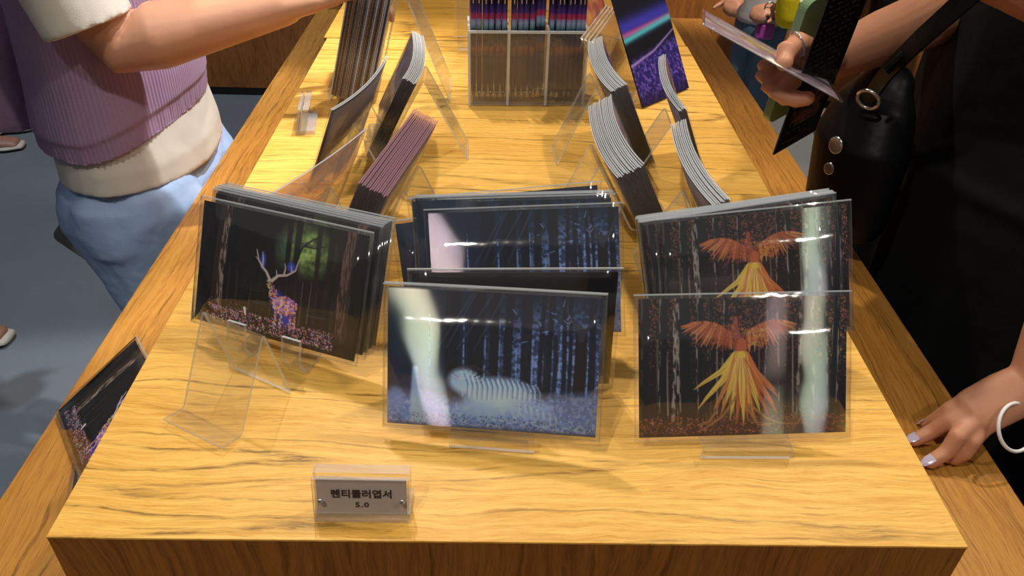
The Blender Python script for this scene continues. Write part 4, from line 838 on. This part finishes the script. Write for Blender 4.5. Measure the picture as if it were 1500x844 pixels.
# --- person on the right: black dress, left hand on the table, right hand holding phone, leaflet and postcard
PR = root('person', (.74, .98, -1.0), 'person in a long black dress at the right, one hand resting on the table', 'person')
bm = bmesh.new()
chain(bm, [(.76, 1.0, -.16, .16, .115, sd), (.745, 1.0, -.02, .135, .10, sd), (.72, 1.0, .14, .15, .11, sd), (.69, 1.0, .30, .17, .105, sd), (.67, 1.0, .38, .15, .08, sd), (.655, 1.0, .43, .055, .055, sd), (.64, 1.0, .48, .05, .05, sd)], 24)
face_head(bm, (.60, 1.0, .59), .115, (-1, -.1, -.35))
for yy in (.92, 1.08):
    chain(bm, [(.76, yy, -.14, .09), (.755, yy, -.32, .08), (.75, yy, -.52, .056), (.76, yy, -.64, .055), (.765, yy, -.84, .036), (.77, yy, -.93, .035)], 16)
    chain(bm, [(.80, yy, -.965, .030, .028, sd), (.70, yy, -.962, .040, .026, sd), (.60, yy, -.975, .036, .016, sd)], 12)
# near (left) arm: elbow swung back toward the camera, forearm down to the table
wL = at(1518, 558, -.075); sL = Vector((.555, .86, .36)); mL = aty(1462, -58, .76); eL = aty(1700, 62, .70)
chain(bm, [(*sL, .052), (*mL, .044), (*eL, .040), (*(eL * .55 + wL * .45 + Vector((.012, 0, 0))), .034), (*(eL * .2 + wL * .8), .027), (*wL, .0245)], 20)
# palm and fingers of the hand on the table (stations read off where each knuckle stands above the tabletop)
def A(px, py, h): return at(px, py, TZ + h)
k1, k2, k3, k4 = A(1418, 586, .052), A(1424, 598, .050), A(1432, 612, .045), A(1444, 622, .040)
pm = (k2 + k3) / 2; sdv = tuple((k4 - k1).normalized())
chain(bm, [(*wL, .022, .017, sdv), (*(wL * .5 + pm * .5), .025, .016, sdv), (*pm, .024, .0125, sdv)], 18)
FG = [[k1, A(1392, 600, .040), A(1374, 613, .022), A(1358, 622, .0075)],
      [k2, A(1392, 616, .036), A(1366, 632, .018), A(1339, 645, .0078)],
      [k3, A(1402, 640, .034), A(1387, 662, .018), A(1363, 677, .0078)],
      [k4, A(1424, 648, .030), A(1414, 664, .018), A(1398, 673, .0075)]]
for i, fg in enumerate(FG): chain(bm, [(*p, r_) for p, r_ in zip(fg, ((.0095, .0085, .0078, .0068), (.0098, .0088, .0082, .0070), (.0098, .0088, .0080, .0070), (.0090, .0080, .0075, .0066))[i])], 12)
tb0 = wL * .6 + pm * .4 + Vector((0, .012, -.016)); chain(bm, [(*tb0, .013), (*A(1452, 606, .022), .011), (*A(1436, 622, .012), .009), (*A(1426, 632, .009), .0075)], 12)
# far (right) arm and the hand that holds things
sR = Vector((.70, 1.14, .33)); eR = Vector((.57, 1.04, .14)); wR = aty(1214, 88, .90)
chain(bm, [(*sR, .05), (.64, 1.12, .22, .046), (*eR, .040), (*(eR * .5 + wR * .5), .034), (*wR, .024)], 20)
pR = aty(1164, 100, .845); dR = (pR - wR).normalized(); nR = Vector((-.15, .25, 1)); nR = (nR - dR * nR.dot(dR)).normalized(); sR_ = dR.cross(nR)
chain(bm, [(*wR, .023, .018, tuple(sR_)), (*(wR * .5 + pR * .5), .030, .019, tuple(sR_)), (*pR, .031, .018, tuple(sR_))], 18)
for (bx0, by0), (mx0, my0), (ex0, ey0), yy in (((1146, 84), (1120, 98), (1130, 118), .845), ((1148, 97), (1117, 112), (1134, 134), .828), ((1154, 109), (1126, 129), (1150, 144), .812), ((1160, 119), (1142, 139), (1166, 146), .798)):
    chain(bm, [(*aty(bx0, by0, yy + .008), .0110), (*aty(mx0, my0, yy - .004), .0100), (*aty(ex0, ey0, yy - .018), .0090), (*(aty(ex0 + 17, ey0 - 2, yy - .026)), .0078)], 12)
chain(bm, [(*aty(1184, 74, .86), .015), (*aty(1168, 64, .815), .0125), (*aty(1152, 74, .792), .0112), (*aty(1149, 92, .780), .0090)], 12)
fuse('body', bm, .0026, 'skin_b', PR, 3)
M['nail'] = simple('lilac_nail_polish', (196, 184, 206), .12, coat=.8)
for fg in FG:
    d = (fg[3] - fg[2]).normalized(); up = Vector((0, 0, 1)); up = (up - d * up.dot(d)).normalized(); bm = bmesh.new(); nail(bm, fg[3] + d * .002 + up * .0066 - Vector((.74, .98, -1.0)), d, up, .0125, .0100); obj('fingernail', bm, PR, mats=('nail',))
M['silver'] = simple('silver', (210, 210, 214), .2, .9)
def torus(bm, c, ax, R_, r_, n=28, m_=8):
    ax = Vector(ax).normalized(); a = ax.orthogonal().normalized(); b = ax.cross(a); V = []
    for i in range(n):
        t = 6.28319 * i / n; e = a * math.cos(t) + b * math.sin(t); V.append([bm.verts.new(Vector(c) + e * (R_ + r_ * math.cos(6.28319 * j / m_)) + ax * r_ * math.sin(6.28319 * j / m_)) for j in range(m_)])
    for i in range(n):
        for j in range(m_): f = bm.faces.new((V[i][j], V[(i + 1) % n][j], V[(i + 1) % n][(j + 1) % m_], V[i][(j + 1) % m_])); f.smooth = True
bm = bmesh.new(); torus(bm, aty(1168, 64, .815) - Vector((.74, .98, -1)), (.8, .2, .35), .0134, .0011); obj('ring', bm, PR, mats=('silver',))
M['white_band'] = simple('white_band', (232, 232, 230), .5)
bm = bmesh.new(); torus(bm, A(1489, 626, .050), (.30, -.75, .6), .023, .0018, 36); wb = obj('wristband', bm, mats=('white_band',)); tag(wb, 'thin white hair tie looped below the wrist at the table edge', 'hair tie')
bm = bmesh.new(); chain(bm, [(.69, 1.02, .42, .09), (.665, 1.01, .52, .115, .11, sd), (.65, 1.0, .60, .118, .115, sd), (.635, 1.0, .66, .10, .105, sd)], 18); fuse('hair', bm, .008, 'hair', PR, 2)
def dress_fn(co):
    a = np.arctan2(co[:, 1] - 1.0, co[:, 0] - .76); t = np.clip((.0 - co[:, 2]) / .5, 0, 1)
    return folds(9, .012, 2)(co) + t * .016 * np.sin(a * 17 + 1.5 * np.sin(co[:, 2] * 5)) + .006 * np.exp(-((co[:, 2] + .02) / .012) ** 2)
bm = bmesh.new()
chain(bm, [(.80, .98, -.86, .34, .26, sd), (.80, .97, -.6, .33, .26, sd), (.79, .96, -.3, .31, .25, sd), (.775, .96, -.05, .27, .225, sd), (.755, .97, .06, .235, .19, sd), (.73, .99, .20, .205, .155, sd), (.70, 1.0, .32, .185, .122, sd), (.68, 1.0, .39, .13, .09, sd)], 40, (False, False))
chain(bm, [(.62, .90, .38, .070), (*sL, .064), (*(sL * .55 + mL * .45), .060)], 22, (True, False)); chain(bm, [(.70, 1.14, .34, .065), (.655, 1.13, .24, .070), (.625, 1.11, .19, .070)], 22, (True, False))
fuse('dress', bm, .006, 'black_dress', PR, 2, dress_fn)
# black bag with strap at the front of the dress
PBG = Vector(aty(1262, 205, .93)); bg = root('shoulder_bag', PBG - Vector((0, 0, .10)), 'black nylon shoulder bag with strap at the front of the black dress', 'bag')
bm = bmesh.new(); o_ = -(bg.location - Vector((0, 0, D)))
chain(bm, [(*(PBG + Vector((.005, .0, -.095)) + o_), .044, .075, (1, .15, 0)), (*(PBG + o_), .050, .078, (1, .15, 0)), (*(PBG + Vector((.01, .01, .045)) + o_), .042, .062, (1, .15, 0)), (*(PBG + Vector((.018, .012, .072)) + o_), .026, .040, (1, .15, 0))], 28)
tmp = bm; m3 = bpy.data.meshes.new('x'); 
bo = fuse('pouch', bm, .005, 'black_bag', None, 3, None); bo.parent = bg; bo.location = (0, 0, 0)
def strap(name, P, w_, th, mat, parent, nv=Vector((-.6, -.6, .5))):
    bm = bmesh.new(); off = parent.location - Vector((0, 0, D)); prev = None
    for i, p in enumerate(P):
        T = (P[min(i + 1, len(P) - 1)] - P[max(i - 1, 0)]).normalized(); n_ = (nv - T * nv.dot(T)).normalized(); s = T.cross(n_); c = p - off
        r = [bm.verts.new(c + s * w_ / 2 + n_ * th / 2), bm.verts.new(c - s * w_ / 2 + n_ * th / 2), bm.verts.new(c - s * w_ / 2 - n_ * th / 2), bm.verts.new(c + s * w_ / 2 - n_ * th / 2)]
        if prev:
            for k in range(4): bm.faces.new((prev[k], prev[(k + 1) % 4], r[(k + 1) % 4], r[k]))
        else: bm.faces.new(r[::-1])
        prev = r
    bm.faces.new(prev); return obj(name, bm, parent, mats=(mat,))
strap('strap', [aty(1268, 150, .90), aty(1300, 105, .85), aty(1345, 60, .80), aty(1390, 20, .765), aty(1425, -12, .745), Vector((.60, .80, .36))], .021, .003, 'black_bag', bg)
bm = bmesh.new(); torus(bm, aty(1272, 146, .875) - bg.location + Vector((0, 0, D)), (.5, .5, .3), .013, .0022, 24); obj('strap_ring', bm, bg, mats=('silver',))
bm = bmesh.new(); box(bm, (0, 0, 0), (.026, .005, .014), 0, .001); bk = obj('strap_buckle', bm, bg, mats=('black_film',)); bk.location = aty(1312, 92, .826) - bg.location + Vector((0, 0, D)); bk.rotation_euler = (.6, -.9, 0)
for px, py, r_ in ((1209, 198, .011), (1200, 236, .008)):
    bm = bmesh.new(); revolve(bm, [(r_, 0), (r_, .0015), (r_ * .8, .0022)], 16); q = obj('badge', bm, bg, mats=('silver',)); q.location = PBG + Vector((-.0445, -.030, (205 - py) * .00085)) - bg.location + Vector((0, 0, D)); q.rotation_euler = (math.radians(86), 0, math.radians(-65))

# things held in that hand
def quad_slab(name, a, b, c, T_, mats_, W_, H_, rad, label, cat):
    """slab with a corner at a, one side toward b, the other toward c"""
    r = (b - a).normalized(); u = (c - a); u = (u - r * u.dot(r)).normalized(); o = obj(name, rounded_slab(name, W_, H_, T_, rad, None), mats=mats_); o.matrix_world = frame_from(a + r * W_ / 2 + u * H_ / 2, r, u); return tag(o, label, cat)
def leaflet_mat():
    t = NT('leaflet_print'); tc = t.N('ShaderNodeTexCoord').outputs['Object']; sp = t.N('ShaderNodeSeparateXYZ'); t.L(tc, sp.inputs[0])
    y = sp.outputs['Y']; x = sp.outputs['X']; f = t.noise(tc, 120, 3)
    box_ = t.math('MULTIPLY', t.math('LESS_THAN', t.math('ABSOLUTE', t.math('ADD', y, .075)), .022), t.math('LESS_THAN', t.math('ABSOLUTE', x), .028))
    ln = t.math('MULTIPLY', t.math('GREATER_THAN', t.math('SINE', t.math('MULTIPLY', y, 900.0)), .55), t.math('MULTIPLY', t.math('GREATER_THAN', t.noise(t.comb(t.math('MULTIPLY', x, 220.0), t.math('MULTIPLY', y, 140), 0), 1, 1), .5), t.math('LESS_THAN', t.math('ABSOLUTE', t.math('ADD', x, .004)), .030)))
    col = t.mix(t.math('MULTIPLY', box_, t.ramp(f, [(.4, (0, 0, 0)), (.6, (1, 1, 1))])), lin((14, 13, 14)), lin((92, 54, 34))); col = t.mix(t.math('MULTIPLY', ln, .22), col, lin((120, 112, 104)))
    t.L(col, t.b.inputs['Base Color']); t.set(Roughness=.3); return t.m
M['leaflet'] = leaflet_mat(); M['leaf_edge'] = simple('leaflet_edge', (24, 22, 24), .5)
LA, LB, LC = aty(1132, 227, .82), aty(1196, 190, .87), aty(1212, 0, .78)
lf = quad_slab('leaflet', LA, LB, LC, .0016, ('leaflet', 'leaf_edge'), .078, .255, .0006, 'long black printed leaflet held upright in the hand above the table', 'leaflet')
M['green_case'] = simple('pistachio_case', (150, 186, 130), .4); M['phone_dark'] = simple('phone_rim', (110, 140, 100), .3)
e_ = (LB - LA).normalized(); u_ = LC - LA; u_ = (u_ - e_ * u_.dot(e_)).normalized(); n_ = e_.cross(u_)
sgn = 1 if n_.y > 0 else -1
ph = obj('phone', rounded_slab('p', .072, .150, .010, .012, None), mats=('green_case', 'phone_dark')); ph.matrix_world = frame_from(aty(1134, 196, .835) + e_ * .046 + u_ * .073 + n_ * sgn * .022, e_, u_); tag(ph, 'phone in a pistachio green case held behind the black leaflet', 'phone')
bm = bmesh.new(); box(bm, (.018, .052, .0062 * sgn), (.024, .028, .0022), 0, .0006); obj('camera_block', bm, ph, mats=('phone_dark',))
me_h = card_mesh('held_print', flatcv([(130, 124, 140), (120, 84, 104), (208, 206, 212)], 12), edge='board')
a, b = aty(1046, 42, .80), aty(1212, 134, .765); r = (b - a).normalized(); v = Vector((.25, .80, -.30)).normalized(); u = (v - r * v.dot(r)).normalized(); u = (u + r.cross(u) * .16).normalized()
hc = restack(c0, Matrix.Identity(4), 'sleeved postcard held flat between the fingers over the table edge'); hc.data = me_h; mt = Matrix((r, u, r.cross(u))).transposed().to_4x4(); mt.translation = (a + b) / 2 - u * .02 + Vector((0, 0, D)); hc.matrix_world = mt

# --- background people
def bg_person(label, x, y, face, h, top, bottom, bare=True, arms=(), vox=.008, shirt_z=-.12):
    o = root('person', (x, y, -1.0), label, 'person'); k = h / 1.65; f = Vector((math.cos(face), math.sin(face), 0)); s = Vector((-f.y, f.x, 0)); Z = lambda q: -1 + q * k; sdd = tuple(s)
    P = lambda a, b, z: (x + f.x * a * k + s.x * b * k, y + f.y * a * k + s.y * b * k, Z(z))
    bm = bmesh.new(); chain(bm, [(*P(0, 0, .86), .15 * k, .11 * k, sdd), (*P(0, 0, 1.02), .13 * k, .10 * k, sdd), (*P(0, 0, 1.25), .16 * k, .10 * k, sdd), (*P(0, 0, 1.35), .14 * k, .08 * k, sdd), (*P(0, 0, 1.42), .05 * k, .05 * k, sdd)], 18)
    face_head(bm, P(.02, 0, 1.54), .11 * k, tuple(f))
    for q in (-.09, .09):
        chain(bm, [(*P(0, q, .84), .09 * k), (*P(.01, q, .5), .058 * k), (*P(-.01, q, .36), .058 * k), (*P(-.02, q, .10), .038 * k), (*P(-.02, q, .05), .036 * k)], 14)
        chain(bm, [(*P(-.05, q, .035), .03 * k), (*P(.06, q, .035), .04 * k, .028 * k, sdd), (*P(.17, q, .022), .036 * k, .018 * k, sdd)], 12)
    for q in (-1, 1):
        hnd = P(.18, q * .10, .98); chain(bm, [(*P(0, q * .18, 1.32), .05 * k), (*P(-.02, q * .24, 1.06), .04 * k), (*P(.08, q * .2, 1.0), .034 * k), (*hnd, .025 * k)], 14)
        hand_chains(bm, hnd, Vector(hnd) + f * .06 * k, tuple(f), (0, 0, 1), .7, .06, q)
    fuse('body', bm, vox, 'skin_c', o, 2)
    bm = bmesh.new(); chain(bm, [(*P(-.03, 0, 1.50), .11 * k), (*P(-.01, 0, 1.60), .115 * k)], 14); fuse('hair', bm, .012, 'hair', o, 1)
    bm = bmesh.new(); chain(bm, [(*P(0, 0, .84), .185 * k, .14 * k, sdd), (*P(0, 0, 1.05), .165 * k, .13 * k, sdd), (*P(0, 0, 1.28), .18 * k, .12 * k, sdd), (*P(0, 0, 1.37), .12 * k, .09 * k, sdd)], 22, (False, False))
    for q in (-1, 1): chain(bm, [(*P(0, q * .17, 1.33), .06 * k), (*P(-.01, q * .21, 1.18), .062 * k)], 14, (True, False))
    fuse('shirt', bm, .008, top, o, 2, folds(10, .008, x))
    bm = bmesh.new(); chain(bm, [(*P(0, 0, .92), .17 * k, .13 * k, sdd), (*P(0, 0, .78), .175 * k, .13 * k, sdd)], 20)
    zb = .12 if not bare else .52
    for q in (-.09, .09): chain(bm, [(*P(0, q, .82), .10 * k), (*P(.01, q, .5 if not bare else .7), .085 * k), (*P(-.01, q, zb), .080 * k)], 16, (True, False))
    fuse('trousers' if not bare else 'shorts', bm, .008, bottom, o, 2, folds(12, .008, x + 3)); 
    return o, P
M['sole'] = simple('pale_sole', (214, 204, 186), .6); M['dark_shoe'] = simple('dark_shoe', (30, 30, 34), .5)
def shoes(o, P, mat, sole):
    for q in (-.09, .09):
        bm = bmesh.new(); off = o.location - Vector((0, 0, D)); c = [Vector(P(a, q, z)) - off for a, z in ((-.07, .014), (.03, .014), (.14, .014), (.19, .014))]; chain(bm, [(*p, r_, .011, tuple((Vector(P(0, 1, 0)) - Vector(P(0, 0, 0))).normalized())) for p, r_ in zip(c, (.036, .038, .046, .034))], 14); s_ = obj('sandal', bm, o, mats=(sole,))
        bm = bmesh.new(); a0 = [Vector(P(.08, q + dq, zz)) - off for dq, zz in ((-.05, .02), (-.03, .06), (0, .072), (.03, .06), (.05, .02))]; chain(bm, [(*p, .010) for p in a0], 8); obj('sandal_strap', bm, o, mats=(mat,))
ch, CP = bg_person('child in a grey tee and blue jeans in the right background holding a camera', 1.04, 3.16, math.radians(225), .98, 'grey_tee', 'denim', bare=False); shoes(ch, CP, 'dark_shoe', 'dark_shoe')
rb, RP = bg_person('bare-legged person in dark shorts beyond the black dress on the right', 1.585, 3.24, math.radians(165), 1.5, 'black_dress', 'black_pants'); shoes(rb, RP, 'sole', 'sole')
lb_, LP = bg_person('person walking in pale sandals at the left, only bare legs in view', -2.10, 2.95, math.radians(14), 1.62, 'grey_tee', 'black_pants'); shoes(lb_, LP, 'sole', 'sole')
bp2, BP = bg_person('person in black trousers standing behind the far left corner of the table', -.27, 2.32, math.radians(-90), 1.65, 'black_dress', 'black_pants', bare=False); shoes(bp2, BP, 'dark_shoe', 'dark_shoe')
nb, NP_ = bg_person('person standing at the far left whose shoe tip just enters the frame', -1.53, 1.62, math.radians(0), 1.6, 'grey_tee', 'black_pants'); shoes(nb, NP_, 'sole', 'sole')
yb = root('shopping_bag', aty(1160, 38, 2.95), 'bright yellow fabric bag hanging beside the child in grey', 'bag')
bm = bmesh.new(); p_ = yb.location - Vector((0, 0, D)); chain(bm, [(p_.x, p_.y, p_.z + .03, .065, .04, (1, 0, 0)), (p_.x, p_.y, p_.z + .11, .078, .045, (1, 0, 0)), (p_.x, p_.y, p_.z + .24, .07, .04, (1, 0, 0))], 18); fuse('sack', bm, .008, 'yellow', yb, 2, folds(14, .012, 4))
M['pale'] = simple('pale_patch', (216, 214, 200), .6)
bm = bmesh.new(); chain(bm, [(.0, -.046, .10, .010), (.02, -.047, .125, .011), (.035, -.044, .155, .008)], 10); obj('pale_print', bm, yb, mats=('pale',))
bm = bmesh.new(); chain(bm, [(-.05, 0, .24, .005), (-.04, 0, .34, .005), (.0, 0, .39, .005), (.04, 0, .34, .005), (.05, 0, .24, .005)], 8); obj('handle', bm, yb, mats=('yellow',))
M['trinket'] = simple('violet_trinket', (150, 60, 150), .4); cmx = aty(1120, 46, 3.00); tr = root('charm', cmx, 'violet charm dangling in front of the child in grey', 'charm')
bm = bmesh.new(); box(bm, (0, 0, 0), (.07, .02, .06), 0, .008); box(bm, (.0, 0, .05), (.008, .008, .06)); obj('pendant', bm, tr, mats=('trinket',))
bm = bmesh.new(); torus(bm, (0, 0, .09), (0, 1, 0), .018, .003); obj('loop', bm, tr, mats=('silver',))
